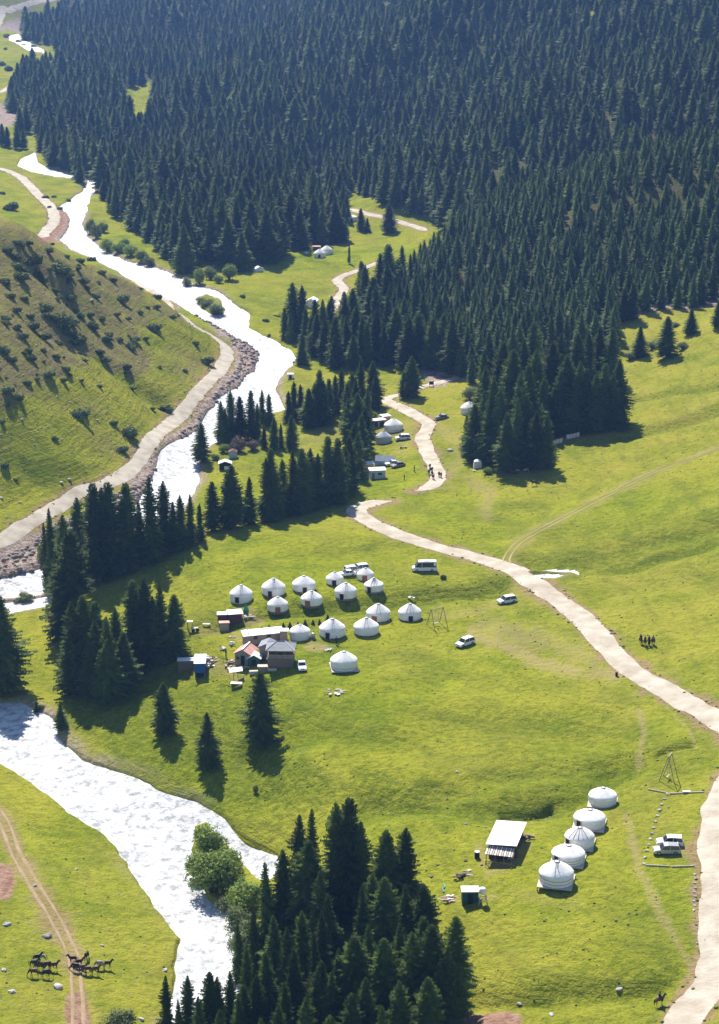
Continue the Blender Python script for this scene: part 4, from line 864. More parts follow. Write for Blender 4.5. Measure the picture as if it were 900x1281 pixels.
def verge(n, lo, hi, seed, keys=('main', 'mid', 'river', 'upper', 'riverup')):
    rr = np.random.RandomState(seed); X = []; Y = []
    for k in keys:
        pl, w = RDW[k]; pp = np.array(pl); t = np.gradient(pp, axis=0); t /= np.linalg.norm(t, axis=1)[:, None] + 1e-9; c = int(n * len(pl) / 600)
        i = rr.randint(0, len(pl), c); s = rr.choice([-1, 1], c); o = s * (w / 2 + rr.uniform(lo, hi, c)); X += list(pp[i, 0] - t[i, 1] * o + rr.uniform(-1.5, 1.5, c) * t[i, 0]); Y += list(pp[i, 1] + t[i, 0] * o + rr.uniform(-1.5, 1.5, c) * t[i, 1])
    return np.array(X), np.array(Y)
M['weed'] = mat('coarse_weeds', (.08, .12, .02), .9, (.14, .17, .03), .5, transl=.2)
scatter('grass_tussocks', 5000, [wp([(130,830),(340,850),(430,980),(330,1040),(140,950)]), wp([(420,930),(900,900),(900,1260),(560,1240)]), wp([(0,980),(220,1180),(215,1281),(0,1281)]), wp([(0,300),(262,425),(150,570),(0,650)]), wp([(230,700),(900,700),(900,900),(250,870)]), wp([(560,480),(900,420),(900,700),(560,690)])], (.12, .5), M['weed'], 'coarse dark tussocks and weeds scattered over the grass', 'weeds', .45, 8)
scatter('roadside_weeds', 1, RW[:1], (.2, .75), M['weed'], 'grass tufts growing in from the verges of the dirt roads', 'weeds', .35, 18, XY=verge(3200, -.35, 1.0, 21))
scatter('roadside_stones', 1, RW[:1], (.12, .45), M['gravelrock'], 'loose stones thrown up along the dirt road edges', 'stones', .5, 19, XY=verge(1500, -1.2, 1.6, 22))

# ------------------------------------------------------------------ yurts
NS = 40
def yurt_parts(wall=1.55, H=3.3, dome=1.0, felt='felt', wallm='wallfelt', bands=0, platform=False, door_az=None, door='door', skirt=True, r=3.0, lean=0.0, cone=.5, ropes=0, pipe=False):
    D_ = -math.pi / 2; out = []; zb = .55 if platform else 0.0
    fold = lambda t, z: 1 + .012 * math.sin(t * 17 + z) + .008 * math.sin(t * 31)
    if platform:
        b = MB(); b.box(0, 0, zb - .08, r * 2.04, r * 2.04, .16); out.append(('platform', b, 'palewood', False, []))
        legs = [(i * r * .98, j * r * .98) for i in (-1, 1) for j in (-1, 1)]
        for lx, ly in legs:
            b = MB(); b.box(lx, ly, zb / 2 - .3, .14, .14, zb + .44); out.append(('leg', b, 'wood', False, []))
    b = MB(); b.lathe([(r * .985, zb - .25 if not platform else zb), (r, zb + .35), (r * 1.005, zb + wall * .55), (r * .985, zb + wall)], NS, fold)
    out.append(('wall', b, wallm, True, []))
    if skirt:
        b = MB(); b.lathe([(r * 1.012, zb - .2 if not platform else zb + .01), (r * 1.016, zb + .20)], NS, fold); out.append(('skirt', b, 'skirt', True, []))
    for k in range(bands):
        z = zb + wall * (.28 + .36 * k); b = MB(); b.lathe([(r * 1.012, z), (r * 1.02, z + .05), (r * 1.012, z + .10)], NS, fold); out.append(('band', b, 'rope', True, []))
    # roof felt: overlaps the wall top, curves in to the crown
    prof = [(r * 1.035, zb + wall - .22), (r * 1.04, zb + wall - .04), (r * .97, zb + wall + .22)]
    for k in range(1, 9):
        f = k / 8; rr = r * (.97 - .80 * f); z = zb + wall + .22 + (H - wall - .22) * (f**(1.0 - .12 * dome) * (1 - cone * .0) - .10 * math.sin(f * math.pi) * (1 - dome)); prof.append((rr, z))
    prof.append((r * .10, zb + H + .07)); prof.append((.01, zb + H + .10))
    b = MB(); b.lathe(prof, NS, lambda t, z: 1 + .010 * math.sin(t * 13 + z * 2) + .006 * math.sin(t * 29)); kids = []
    if ropes:
        for q_ in range(ropes):
            az = -math.pi / 2 + (q_ - (ropes - 1) / 2) * .38; rp = MB()
            rp.tube([(math.cos(az) * a_ * 1.0, math.sin(az) * a_, z_ + .05) for a_, z_ in prof[2:-1]], .035, 4); kids.append(('rope', rp, 'rope', False))
    out.append(('roof', b, felt, True, kids))
    if pipe:
        pb = MB(); a_ = D_ + .25; pb.tube([(r * .5 * math.cos(a_), r * .5 * math.sin(a_), zb + wall + .3), (r * .5 * math.cos(a_), r * .5 * math.sin(a_), zb + H + .35)], .07, 6); out.append(('stovepipe', pb, 'door', False, []))
    b = MB(); b.lathe([(r * .17, zb + H - .05), (r * .18, zb + H + .05), (r * .13, zb + H + .10)], 20); out.append(('crown_ring', b, 'rope', True, []))
    if door_az is not None:
        b = MB(); w = .55; rr = r * 1.03; c, s = math.cos(door_az), math.sin(door_az)
        b.box(rr * c * .985, rr * s * .985, zb + .72, .16, w * 1.75, 1.42, door_az); kb = MB()
        for q_ in (-1, 1): kb.box(rr * c * 1.0 - s * w * .95 * q_, rr * s + c * w * .95 * q_, zb + .74, .2, .12, 1.5, door_az)
        kb.box(rr * c, rr * s, zb + 1.52, .2, w * 2.1, .12, door_az)
        out.append(('door', b, door, False, [('door_frame', kb, 'redwood' if door == 'redwood' else 'palewood', False)]))
    return out
def build_parts(root, parts):
    for nm, b, m, sm, kids in parts:
        o = b.build(nm, M[m], root, sm)
        for kn, kb, km, ks in kids: kb.build(kn, M[km], o, ks)
MID = 'white yurts of the middle camp'
def yurt(px, apex, base, w, label, group=None, rz=0.0, **k):
    # base = lowest point of the wall in the photo, w = width in photo pixels
    p = at(px, base - (w / 2) * .36); s = scale_at(p); r = w / 2 / s / 1.035
    dep = math.atan2(HC - p.z, p.y); tot = (base - apex) / s; H = (tot - r * math.sin(dep)) / math.cos(dep)
    if k.get('platform'): H -= .55
    H = max(2.4, min(H, 1.35 * r)); wall = k.pop('wall', .47) * H
    t = empty('yurt', p, rz, 1.0, label, 'yurt', group)
    k.setdefault('pipe', k.get('ropes', 0) == 1)
    build_parts(t, yurt_parts(wall=wall, H=H, r=r, **k)); return t
D = -math.pi / 2
yurt(302,731,755,29,'leftmost white yurt of the rear row, beside the dark red shed',MID,door_az=D-.3,door='door',ropes=1,skirt=False)
yurt(342.5,723.5,747.5,30,'rear-row white yurt with dark door, between the leftmost one and its right neighbour',MID,door_az=D-.25,ropes=1)
yurt(380.5,721,742.5,29.5,'broad rear-row white yurt with black doorway right of centre',MID,door_az=D+.1)
yurt(347.8,746,767.5,26.5,'white yurt with reddish door in front of the second rear yurt',MID,door_az=D+.05,door='redwood')
yurt(390,739.5,760,27,'white yurt with reddish-brown door left of centre, centre of the camp',MID,door_az=D-.35,door='redwood',ropes=1)
yurt(375.5,781.5,801.5,26.5,'low yurt with grey wall right of the wooden camp house',MID,skirt=False,wall=.5,ropes=0)
yurt(419,715,733.5,22.5,'small white yurt with black doorway left of the parked cars',MID,door_az=D-.05)
yurt(432.7,729.5,751,28,'white yurt with black doorway left of centre, in front of the parked cars',MID,door_az=D-.35,ropes=1)
yurt(457.5,709.5,728,22,'white yurt with pinkish door hard against the parked cars on their right',MID,door_az=D-.1,door='redwood')
yurt(468,720,742.5,24.5,'pointed white yurt with roped roof at the right end of the rear row',MID,door_az=D-.5,dome=.2,ropes=3)
yurt(416,774,800,33,'large white yurt with grey door at the left of the front row',MID,door_az=D-.35,ropes=1)
yurt(458.5,773,797,32,'wide white yurt with drooping eave, third from right in the front row',MID,ropes=2,dome=.8)
yurt(473.5,755,779.5,30.5,'white yurt with orange-brown door second from right in the front row',MID,door_az=D-.35,door='redwood',ropes=2)
yurt(513,755,778.5,29.5,'rightmost white yurt of the front row, with a dark door',MID,door_az=D+.05,ropes=3)
yurt(430.5,815,843,34.5,'bluish-white yurt on a raised platform, frontmost of the middle camp',None,platform=True,bands=1,skirt=False,rz=.12)
LOW = 'white yurts of the lower camp'
yurt(754,984.5,1013,36,'white yurt with pleated grey wall, uppermost of the five in the lower camp',None,platform=True,skirt=False,rz=-.22,wall=.5)
yurt(737.5,1011.5,1041,40.5,'second yurt down in the lower camp, dark doorway in front',None,platform=True,skirt=False,rz=-.22,door_az=D-.6,wall=.5)
yurt(725,1034,1065,38,'middle yurt of the lower camp, with vertical folds on a rounded roof',None,platform=True,skirt=False,rz=-.22,ropes=5,door_az=D-.75,dome=1.3,wall=.48)
yurt(711,1056,1086,42.5,'fourth yurt down in the lower camp, two dark bands round its wall',None,platform=True,skirt=False,bands=2,rz=-.22,door_az=D-.65,wall=.48)
yurt(696,1076,1113,44,'frontmost yurt of the lower camp, widest, on a platform with legs',None,platform=True,skirt=False,bands=2,rz=-.22,ropes=1,wall=.48)
yurt(492.5,525,542,24,'white yurt beside the long shed in the upper camp',None,bands=1,skirt=False)
yurt(480,540,556.5,21,'bluish-grey yurt below the white one in the upper camp',None,felt='feltgrey',wallm='feltgrey',skirt=False)
yurt(400,311,324,15,'nearer small yurt of the pair on the far meadow',None,skirt=False,door_az=D)
yurt(409,308,320,15.5,'bigger yurt behind, of the pair on the far meadow',None,skirt=False)
yurt(440,270,279,15,'low white yurt with dark door in the far clearing',None,door_az=D,skirt=False,wall=.6)
yurt(587,504,520,22,'white yurt half hidden behind the first spruce of the forest block',None,skirt=False)

# ------------------------------------------------------------------ houses and sheds; local x right, y away from the viewer
def loc(px, py, rz, label, cat, name, dz=0.0, group=None):
    return empty(name, at(px, py, dz), rz, 1.0, label, cat, group)
def planks(root, name, x0, x1, y, z0, z1, m, n, t=.05, axis='x', gap=.02):
    w = (x1 - x0) / n
    me = MB(); me.box(0, 0, 0, (w - gap) if axis == 'x' else t, t if axis == 'x' else (w - gap), z1 - z0); mesh = me.mesh(name, M[m])
    for i in range(n):
        o = link(name, mesh, root); c = x0 + w * (i + .5); o.location = (c, y, (z0 + z1) / 2) if axis == 'x' else (y, c, (z0 + z1) / 2)
        o.location[1 if axis == 'x' else 0] += random.uniform(-.012, .012)
def shed(px, py, w, d, h, label, cat='shed', rz=0.0, wall='maroon', roof='whitepaint', hb=None, over=.25, name='shed', door=True, gable=False, rh=1.0, rooft=.09, sheets=0, logs=False, dz=0.0):
    """walls w x d, eave height h in front and hb behind; px,py = middle of the front foot"""
    t = loc(px, py, rz, label, cat, name, dz); hb = h if hb is None else hb; g = -.7
    def W_(pts, th=.08):
        b = MB(); b.slab(pts, th); return b
    b = MB(); b.box(0, .04, (h + g) / 2, w, .08, h - g); b.build('front_wall', M[wall], t)
    b = MB(); b.box(0, d - .04, (hb + g) / 2, w, .08, hb - g); b.build('back_wall', M[wall], t)
    for s in (-1, 1):
        b = MB(); x = s * (w / 2 - .04); vs = [(x - .04, .08, g), (x + .04, .08, g), (x + .04, d - .08, g), (x - .04, d - .08, g), (x - .04, .08, h), (x + .04, .08, h), (x + .04, d - .08, hb), (x - .04, d - .08, hb)]
        b.add(vs, [(3, 2, 1, 0), (4, 5, 6, 7), (0, 1, 5, 4), (1, 2, 6, 5), (2, 3, 7, 6), (3, 0, 4, 7)]); b.build('side_wall', M[wall], t)
        if logs:
            nl = int((h) / .28)
            for k in range(nl):
                lb = MB(); lb.tube([(s * (w / 2 + .02), -.1, .14 + k * .28), (s * (w / 2 + .02), d + .1, .14 + k * .28)], .14, 6); lb.build('log', M[wall], t)
    if gable:
        top = h + rh
        for s in (-1, 1):
            b = MB(); b.slab([(0, -over, top), (s * (w / 2 + over), -over, h - rh * over / (w / 2)), (s * (w / 2 + over), d + over, h - rh * over / (w / 2)), (0, d + over, top)][::s], rooft)
            b.v = [(x, y, z + rooft) for x, y, z in b.v]; o = b.build('roof', M[roof], t)
        for yy in (.04, d - .04):
            b = MB(); b.add([(-w / 2, yy - .04, h), (w / 2, yy - .04, h), (0, yy - .04, top - .05), (-w / 2, yy + .04, h), (w / 2, yy + .04, h), (0, yy + .04, top - .05)], [(0, 1, 2), (5, 4, 3), (0, 3, 4, 1), (1, 4, 5, 2), (2, 5, 3, 0)]); b.build('gable', M[wall], t)
    else:
        n = sheets or 1; sw = (w + 2 * over) / n; sl = (hb - h) / max(d, .1)
        for i in range(n):
            x0 = -w / 2 - over + i * sw; lift = .012 * (i % 2)
            b = MB(); b.slab([(x0, -over, h - sl * over + rooft + lift), (x0 + sw + .03, -over, h - sl * over + rooft + lift), (x0 + sw + .03, d + over, hb + sl * over + rooft + lift), (x0, d + over, hb + sl * over + rooft + lift)], rooft); b.build('roof_sheet' if n > 1 else 'roof', M[roof], t)
    if door:
        b = MB(); b.box(0, -.02, h * .42, min(.9, w * .45), .05, h * .82); o = b.build('door', M['door'], t)
    return t
def window(root, x, y, z, w, h, rz=0, frame='wood'):
    b = MB(); b.box(x, y, z, w, .06, h, rz); o = b.build('window', M['glass'], root)
    k = MB()
    for (a, c, ww, hh) in ((-w / 2, 0, .08, h + .08), (w / 2, 0, .08, h + .08), (0, -h / 2, w, .08), (0, h / 2, w, .08)): k.box(x + a, y - .03, z + c, ww, .07, hh, rz)
    k.build('frame', M[frame], o); return o
# --- long white roof behind the camp house
t = shed(330,804,8.6,1.9,2.0,'long low pink-walled building with a white slanting roof behind the camp','building',rz=.10,wall='tan',roof='whitepaint',hb=2.45,over=.3,name='long_cabin',sheets=9,door=False)
t.rotation_euler[2] = R(16)
b = MB(); b.tube([(-3.2, 1.2, 2.1), (-3.2, 1.2, 3.3)], .09, 8); b.build('chimney', M['metal'], t)
window(t, -1.8, -.04, 1.4, .8, .7); window(t, 1.2, -.04, 1.4, .8, .7)
# --- two-storey pavilion with grey hipped roof
t = loc(351, 836, R(-2), 'two-storey wooden camp house with glazed upper floor and grey hipped roof', 'house', 'camp_house')
w, d, f1, f2 = 5.4, 4.2, 2.1, 4.1
b = MB(); b.box(0, d / 2, f1 / 2 - .3, w - .2, d - .2, f1 + .6); b.build('lower_wall', M['door'], t)
planks(t, 'plank', -w / 2, w / 2, 0, -.4, f1, 'wood', 18); planks(t, 'plank', 0, d, w / 2, -.4, f1, 'wood', 12, axis='y'); planks(t, 'plank', 0, d, -w / 2, -.4, f1, 'wood', 12, axis='y')
b = MB(); b.box(0, d / 2 - .15, f1 + .06, w + .4, d + .7, .12); b.build('upper_floor', M['wood'], t)
b = MB(); b.box(0, d / 2 + .6, f1 + 1.05, w - .6, d - 1.6, 1.8); b.build('inner_room', M['door'], t)
for x in (-w / 2, -w / 6, w / 6, w / 2):
    for y in (0, d):
        b = MB(); b.box(x, y, (f1 + f2) / 2 + .06, .15, .15, f2 - f1 - .1); b.build('post', M['redwood'], t)
b = MB(); b.box(0, -.22, f1 + .98, w + .3, .07, .08); b.build('railing', M['palewood'], t)
planks(t, 'baluster', -w / 2 - .1, w / 2 + .1, -.22, f1 + .14, f1 + .94, 'palewood', 22, t=.05, gap=.15)
for x in (-1.75, 1.75):
    window(t, x, .02, f1 + 1.42, 1.35, .62, frame='redwood')
window(t, 0, .02, f1 + 1.2, 1.1, 1.0, frame='redwood')
b = MB()
o_ = .45; x0, x1, y0, y1 = -w / 2 - o_, w / 2 + o_, -o_, d + o_; zr = f2 + 1.25; rx = .9
P4 = [(x0, y0, f2), (x1, y0, f2), (x1, y1, f2), (x0, y1, f2), (-rx, d / 2, zr), (rx, d / 2, zr)]
for f in ((0, 1, 5, 4), (1, 2, 5), (2, 3, 4, 5), (3, 0, 4)):
    b = MB(); b.slab([P4[i] for i in f], .1); b.build('roof_plane', M['greyroof'], t)
for (i, j) in ((0, 4), (1, 5), (2, 5), (3, 4), (4, 5)):
    b = MB(); b.tube([Vector(P4[i]) + Vector((0, 0, .04)), Vector(P4[j]) + Vector((0, 0, .04))], .07, 5); b.build('ridge_cap', M['metal'], t)
t = shed(334,824,3.2,3.4,2.7,'grey-roofed annexe joined to the left of the two-storey camp house','annexe',rz=R(-8),wall='greywall',roof='greyroof',gable=True,rh=.7,name='annexe',door=False)
t = shed(355,803,1.6,1.5,2.5,'small pink-walled white-topped hut behind the grey hipped roof','hut',wall='tan',roof='whitepaint',door=False,name='hut')
# --- pink roofed house
t = shed(304,832,3.6,3.9,2.6,'grey house with faded red metal roof and white ridge','house',rz=R(-18),wall='greywall',roof='pinkroof',gable=True,rh=1.0,name='red_roof_house',over=.35)
b = MB(); b.box(0, 1.95, 3.75, .35, 4.8, .1); b.build('ridge_cap', M['whitepaint'], t)
window(t, -1.1, -.04, 1.5, .6, .6)
for k, (x, y) in enumerate([(-2.2,-.6),(-2.5,.6),(-2.3,1.8)]):
    pass
t = shed(318,833,2.7,2.2,1.7,'dark green shed with white gabled roof below the red roof','shed',rz=R(-6),wall='green',roof='whitepaint',gable=True,rh=.75,name='green_shed')
t = shed(329,841,2.1,1.2,1.2,'little brown box hut with light lid in front of the camp house','box',wall='greywall',roof='palewood',name='box_hut',door=False,over=.1)
for (x, y, w_, lb) in [(318,843,2.0,'low white crate left of the brown box hut'),(341,839,1.9,'low brown crate right of the brown box hut')]:
    t = loc(x, y, R(5), lb, 'crate', 'crate'); n_ = 5
    for k in range(3):
        b = MB(); b.box(0, -.35, .12 + k * .22, w_, .05, .19); b.build('plank', M['palewood'], t); b = MB(); b.box(0, .35, .12 + k * .22, w_, .05, .19); b.build('plank', M['palewood'], t)
    b = MB(); b.box(0, 0, .7, w_, .8, .05); b.build('lid', M['palewood' if w_ > 1.95 else 'wood'], t)
# --- open canopy and table
t = loc(295, 849, R(14), 'white board canopy on a post in front of the camp', 'canopy', 'canopy')
b = MB(); b.slab([(-1.5, -.9, 1.9), (1.4, -.9, 2.0), (1.6, .9, 2.25), (-1.3, .9, 2.15)], .07); b.build('board', M['whitepaint'], t)
for x, y in ((-.4, 0), (.5, .1)): b = MB(); b.tube([(x, y, -.3), (x, y, 2.0)], .06, 6); b.build('post', M['wood'], t)
t = loc(296, 859, R(-6), 'white low table standing below the board canopy', 'table', 'table')
b = MB(); b.box(0, 0, .85, 2.4, 1.1, .08); b.build('table_top', M['whitepaint'], t)
for x in (-1, 1):
    for y in (-.4, .4): b = MB(); b.box(x, y, .3, .08, .08, 1.1); b.build('leg', M['wood'], t)
# --- dark red shed group
t = shed(295,781,2.9,2.6,2.5,'dark red shed with flat white roof beside the leftmost yurt','shed',rz=R(12),wall='maroon',roof='whitepaint',name='red_shed',door=False,over=.3)
t = shed(279,779,2.3,1.8,1.9,'low white-topped hutch left of the dark red shed','hutch',rz=R(4),wall='maroon',roof='whitepaint',name='hutch',door=False,over=.15)
t = shed(281,790,2.2,1.3,2.0,'small hut with pinkish roof and slatted front, front of the red shed','hut',rz=R(6),wall='greywall',roof='pinkroof',name='slatted_hut',door=False,over=.12)
planks(t, 'slat', -1.0, 1.0, -.05, -.2, 1.7, 'palewood', 7, gap=.12)
# --- blue container on stilts and the grey shed beside it
t = loc(250.5, 848, R(2), 'bright blue cabin with white roof standing on dark stilts', 'cabin', 'blue_cabin', group=None)
w, d = 2.3, 5.2
b = MB(); b.box(0, d / 2, 2.2, w, d, 2.1); b.build('body', M['blue'], t)
for k in range(5):
    b = MB(); b.box(-w / 2 + .23 + k * w / 5, -.03, 2.2, .05, .06, 2.05); b.build('seam', M['blue'], t)
b = MB(); b.slab([(-w / 2 - .12, -.15, 3.38), (w / 2 + .12, -.15, 3.38), (w / 2 + .12, d + .15, 3.40), (-w / 2 - .12, d + .15, 3.40)], .1); b.build('roof', M['whitepaint'], t)
for x in (-1, 1):
    for y in (.15, d / 2, d - .15): b = MB(); b.box(x, y, .45, .18, .18, 1.5); b.build('stilt', M['wood'], t)
b = MB(); b.box(0, d * .5, .5, w - .5, d - .6, 1.0); b.build('dark_block_below', M['door'], t)  # near-black block filling the space between the stilts
t = shed(232.5,839,3.1,2.4,2.3,'grey-brown plank shed with pale metal roof left of the blue cabin','shed',rz=R(3),wall='greywall',roof='whitepaint',hb=2.0,name='plank_shed',door=False,sheets=4)
planks(t, 'plank', -1.5, 1.5, -.04, -.5, 2.25, 'wood', 10)
t = loc(258.5, 783, R(-3), 'white plank bench on the grass left of the red shed', 'bench', 'bench')
b = MB(); b.box(0, 0, .5, 1.7, .5, .07); b.build('seat', M['whitepaint'], t)
for x in (-.7, .7): b = MB(); b.box(x, 0, .2, .08, .4, .6); b.build('leg', M['wood'], t)
t = loc(238, 787, 0, 'white wash stand half hidden by the spruce clump', 'stand', 'wash_stand')
b = MB(); b.box(0, 0, 1.9, 1.3, 1.0, .08); b.build('top', M['whitepaint'], t)
for x in (-.5, .5): b = MB(); b.box(x, 0, .8, .1, .8, 2.2); b.build('leg', M['wood'], t)
t = loc(244, 790, R(20), 'small wooden handcart by the spruce clump', 'cart', 'handcart')
b = MB(); b.box(0, 0, .75, 1.5, .8, .3); b.build('tray', M['palewood'], t)
for x in (-.5, .5):
    b = MB(); b.tube([(x, -.5, .4), (x, -.44, .4)], .4, 12); b.build('wheel', M['rubber'], t)
b = MB(); b.tube([(.7, -.2, .8), (1.7, -.2, .95)], .04, 5); b.build('handle', M['wood'], t)
# odds and ends round the camp
def heap(px, py, w, label, mats_, n=9, name='junk_heap', cat='heap', hh=.5, kinds=('box', 'rock')):
    t = loc(px, py, 0, label, cat, name); rr = random.Random(int(px * 7 + py))
    for k in range(n):
        b = MB(); a, r_ = rr.uniform(0, 6.28), rr.uniform(0, 1)**.5 * w / 2; x, y = math.cos(a) * r_, math.sin(a) * r_ * .8
        if rr.random() < .5: b.box(x, y, rr.uniform(.1, hh), rr.uniform(.3, .9), rr.uniform(.25, .6), rr.uniform(.08, .5), rr.uniform(0, 3))
        else: b.tube([(x - .5, y, rr.uniform(.1, hh)), (x + .6, y + rr.uniform(-.5, .5), rr.uniform(.1, hh))], rr.uniform(.06, .16), 6)
        b.build('piece', M[rr.choice(mats_)], t)
    return t
heap(263,824,2.6,'jumble of boards and barrels right of the blue cabin',['palewood','door','metal','wood','whitepaint'],16)
heap(262,834,2.2,'pale rubbish heap at the foot of the blue cabin',['metal','door','whitepaint','palewood'],9)
heap(268,826,2.8,'trampled pale planks between blue cabin and red roofed house',['palewood','tan','wood'],9,hh=.15)
heap(290,829,2.2,'stacked firewood left of the red roofed house',['palewood','wood','tan','door'],14,name='firewood_stack')
heap(287,835,3.2,'pinkish earth and board heap below the red roofed house',['tan','palewood'],10,hh=.2)
heap(304,836,1.9,'white canvas heap between red house and green shed',['whitepaint','metal'],7)
heap(280,812,1.6,'grey barrel-like pile left of the red roofed house',['metal','feltgrey'],6)
heap(288,808,1.4,'pale box pile behind the red roofed house',['palewood','whitepaint'],5,hh=.8)
heap(312,772,3.0,'white boards strewn below the leftmost yurt',['whitepaint','palewood'],9,hh=.12)
heap(290,798,1.8,'pinkish boards on the slope above the red roofed house',['tan','palewood'],6,hh=.15)
heap(419,866,4.4,'flat heap of pale rubble and sheets in the meadow below the platform yurt',['tan','whitepaint','palewood'],16,hh=.3)
heap(576,1097,2.4,'pile of dark logs above the green toilet shed',['wood','door','bark'],10,name='log_pile')
heap(584,1093,2.2,'pale boards beside the dark log pile',['palewood'],5,hh=.12)
heap(562,1126,3.2,'pale stones heaped left of the green toilet shed',['palewood','tan','metal'],14,name='stone_heap',hh=.35)
heap(384,317,3,'white clutter at the forest edge left of the far yurts',['whitepaint'],7)
heap(506,561,2.4,'junk and a tyre on the grass below the grey car',['door','palewood'],5,hh=.3)
heap(660,1048,1.6,'reddish crate junk behind the log house',['tan','door','redwood'],6)
heap(812,700,.1,'x',['tan'],1) if False else None
t = loc(308, 764, 0, 'small green cloth tepee right of the dark red shed', 'tepee', 'tepee')
b = MB(); b.lathe([(.75, 0), (.35, .9), (.04, 1.8)], 7); b.build('cloth', M['cloth3'], t); b = MB(); b.tube([(-.1, 0, 1.5), (.12, 0, 2.2)], .03, 4); b.build('pole', M['wood'], t)
t = loc(392, 799, 0, 'small white water tank right of the low grey-walled yurt', 'tank', 'water_tank')
b = MB(); b.lathe([(.01, .35), (.45, .4), (.5, .8), (.45, 1.25), (.12, 1.35), (.01, 1.4)], 14); b.build('tank', M['metal'], t, True); b = MB(); b.box(0, 0, .15, .9, .9, .5); b.build('stand', M['wood'], t)
t = loc(410, 815, R(-25), 'white metal railing and steps leading to the platform yurt', 'railing', 'stair_railing')
for k in range(4): b = MB(); b.tube([(k * .75 - 1, 0, -.1), (k * .75 - 1, 0, 1.0)], .035, 5); b.build('post', M['whitepaint'], t)
for z in (.5, 1.0): b = MB(); b.tube([(-1, 0, z), (1.25, 0, z)], .03, 5); b.build('rail', M['whitepaint'], t)
for z in (.5, 1.0): b = MB(); b.tube([(-1, 1.2, z), (1.25, 1.2, z)], .03, 5); b.build('rail', M['whitepaint'], t)
for k in range(3): b = MB(); b.box(-.6 + k * .5, .6, .12 + .14 * k, .4, 1.2, .06); b.build('step', M['palewood'], t)
# --- swings
def swing(pxl, H, W_, sp, rz, label, base, dirt=True):
    t = loc(pxl, base, rz, label, 'swing', 'swing_frame')
    for x in (-W_ / 2, W_ / 2):
        for y in (-sp, sp): b = MB(); b.tube([(x * 1.12, y, -.3), (x, 0, H)], .07, 6); b.build('leg', M['wood'], t)
        b = MB(); b.tube([(x * 1.06, -sp * .62, H * .38), (x * 1.06, sp * .62, H * .38)], .05, 5); b.build('brace', M['wood'], t)
    b = MB(); b.tube([(-W_ / 2 - .2, 0, H), (W_ / 2 + .2, 0, H)], .09, 6); b.build('top_bar', M['palewood'], t)
    for x in (-.5, .5): b = MB(); b.tube([(x, 0, H), (x, .2, .7)], .03, 4); b.build('rope', M['rope'], t)
    b = MB(); b.box(0, .2, .65, 1.3, .3, .07); b.build('seat', M['palewood'], t)
swing(547, 4.2, 3.0, 1.9, R(28), 'tall wooden swing frame right of the front-row yurts', 783)
swing(837, 4.9, 1.8, 1.5, R(62), 'tall wooden swing frame above the car park in the lower camp', 975)
t = loc(515, 750, R(-20), 'white bicycle-like garden seat in the gully above the rightmost yurt', 'seat', 'garden_seat')
b = MB(); b.box(0, 0, .55, 1.6, .5, .07); b.build('seat', M['whitepaint'], t)
for x in (-1, 1.2): b = MB(); b.tube([(x - .5, 0, 0), (x, 0, .8), (x + .5, 0, 0)], .05, 5); b.build('hoop', M['wood'], t)
b = MB(); b.lathe([(.25, .6), (.3, .75), (.1, .95)], 10); b.build('pot', M['whitepaint'], t)
# --- log house of the lower camp
t = loc(625, 1080, R(-15), 'long maroon log house with big white sheet roof and a striped porch roof', 'house', 'log_house')
w, d = 4.4, 8.4; h0, h1 = 2.5, 2.9; y0 = 1.7
b = MB(); b.box(0, y0 + d / 2, h0 / 2 - .3, w - .3, d - .3, h0 + .6); b.build('wall', M['maroon'], t)
for s in (-1, 1):
    lm = MB(); lm.tube([(0, -d / 2, 0), (0, d / 2, 0)], .13, 6); me = lm.mesh('log', M['maroon'])
    for k in range(11): o = link('log', me, t); o.location = (s * (w / 2 - .12), y0 + d / 2 + random.uniform(-.08, .08), -.2 + k * .25)
lm = MB(); lm.tube([(-w / 2, 0, 0), (w / 2, 0, 0)], .13, 6); me = lm.mesh('log', M['maroon'])
for k in range(11): o = link('log', me, t); o.location = (random.uniform(-.06, .06), y0 + .12, -.2 + k * .25)
n_ = 7; sw = (d + 1.0) / n_
for k in range(n_):
    b = MB(); a = y0 - .35 + k * sw; l = .012 * (k % 2); b.slab([(-w / 2 - .5, a, h0 + .12 + l), (w / 2 + .45, a, h0 + .42 + l), (w / 2 + .45, a + sw + .03, h0 + .42 + l), (-w / 2 - .5, a + sw + .03, h0 + .12 + l)], .07); b.build('roof_sheet', M['whitepaint'], t)
b = MB()
for k in range(12):
    b = MB(); x = -w / 2 - .2 + k * (w + .4) / 12; b.slab([(x, -.55, 1.75), (x + .24, -.55, 1.75), (x + .24, y0, 2.28), (x, y0, 2.28)], .05); b.build('porch_slat', M['palewood' if k % 2 else 'whitepaint'], t)
b = MB(); b.slab([(-w / 2 - .2, -.5, 1.68), (w / 2 + .2, -.5, 1.68), (w / 2 + .2, y0, 2.22), (-w / 2 - .2, y0, 2.22)], .04); b.build('porch_deck', M['wood'], t)
for x in (-w / 2, -.7, .8, w / 2): b = MB(); b.tube([(x, -.4, -.3), (x, -.4, 1.75)], .07, 6); b.build('porch_post', M['wood'], t)
b = MB(); b.box(.4, y0 - .04, 1.0, .9, .1, 1.8); b.build('door', M['door'], t); window(t, -1.2, y0 - .04, 1.3, .8, .7)
for (yy) in (3.2, 5.6, 8.0):
    b = MB(); b.box(w / 2 + .06, yy, 1.4, .1, .8, .8); o = b.build('window', M['glass'], t)
for z in (.35, .75): b = MB(); b.tube([(-w / 2, -1.3, z), (w / 2, -1.3, z)], .06, 5); b.build('fence_rail', M['wood'], t)
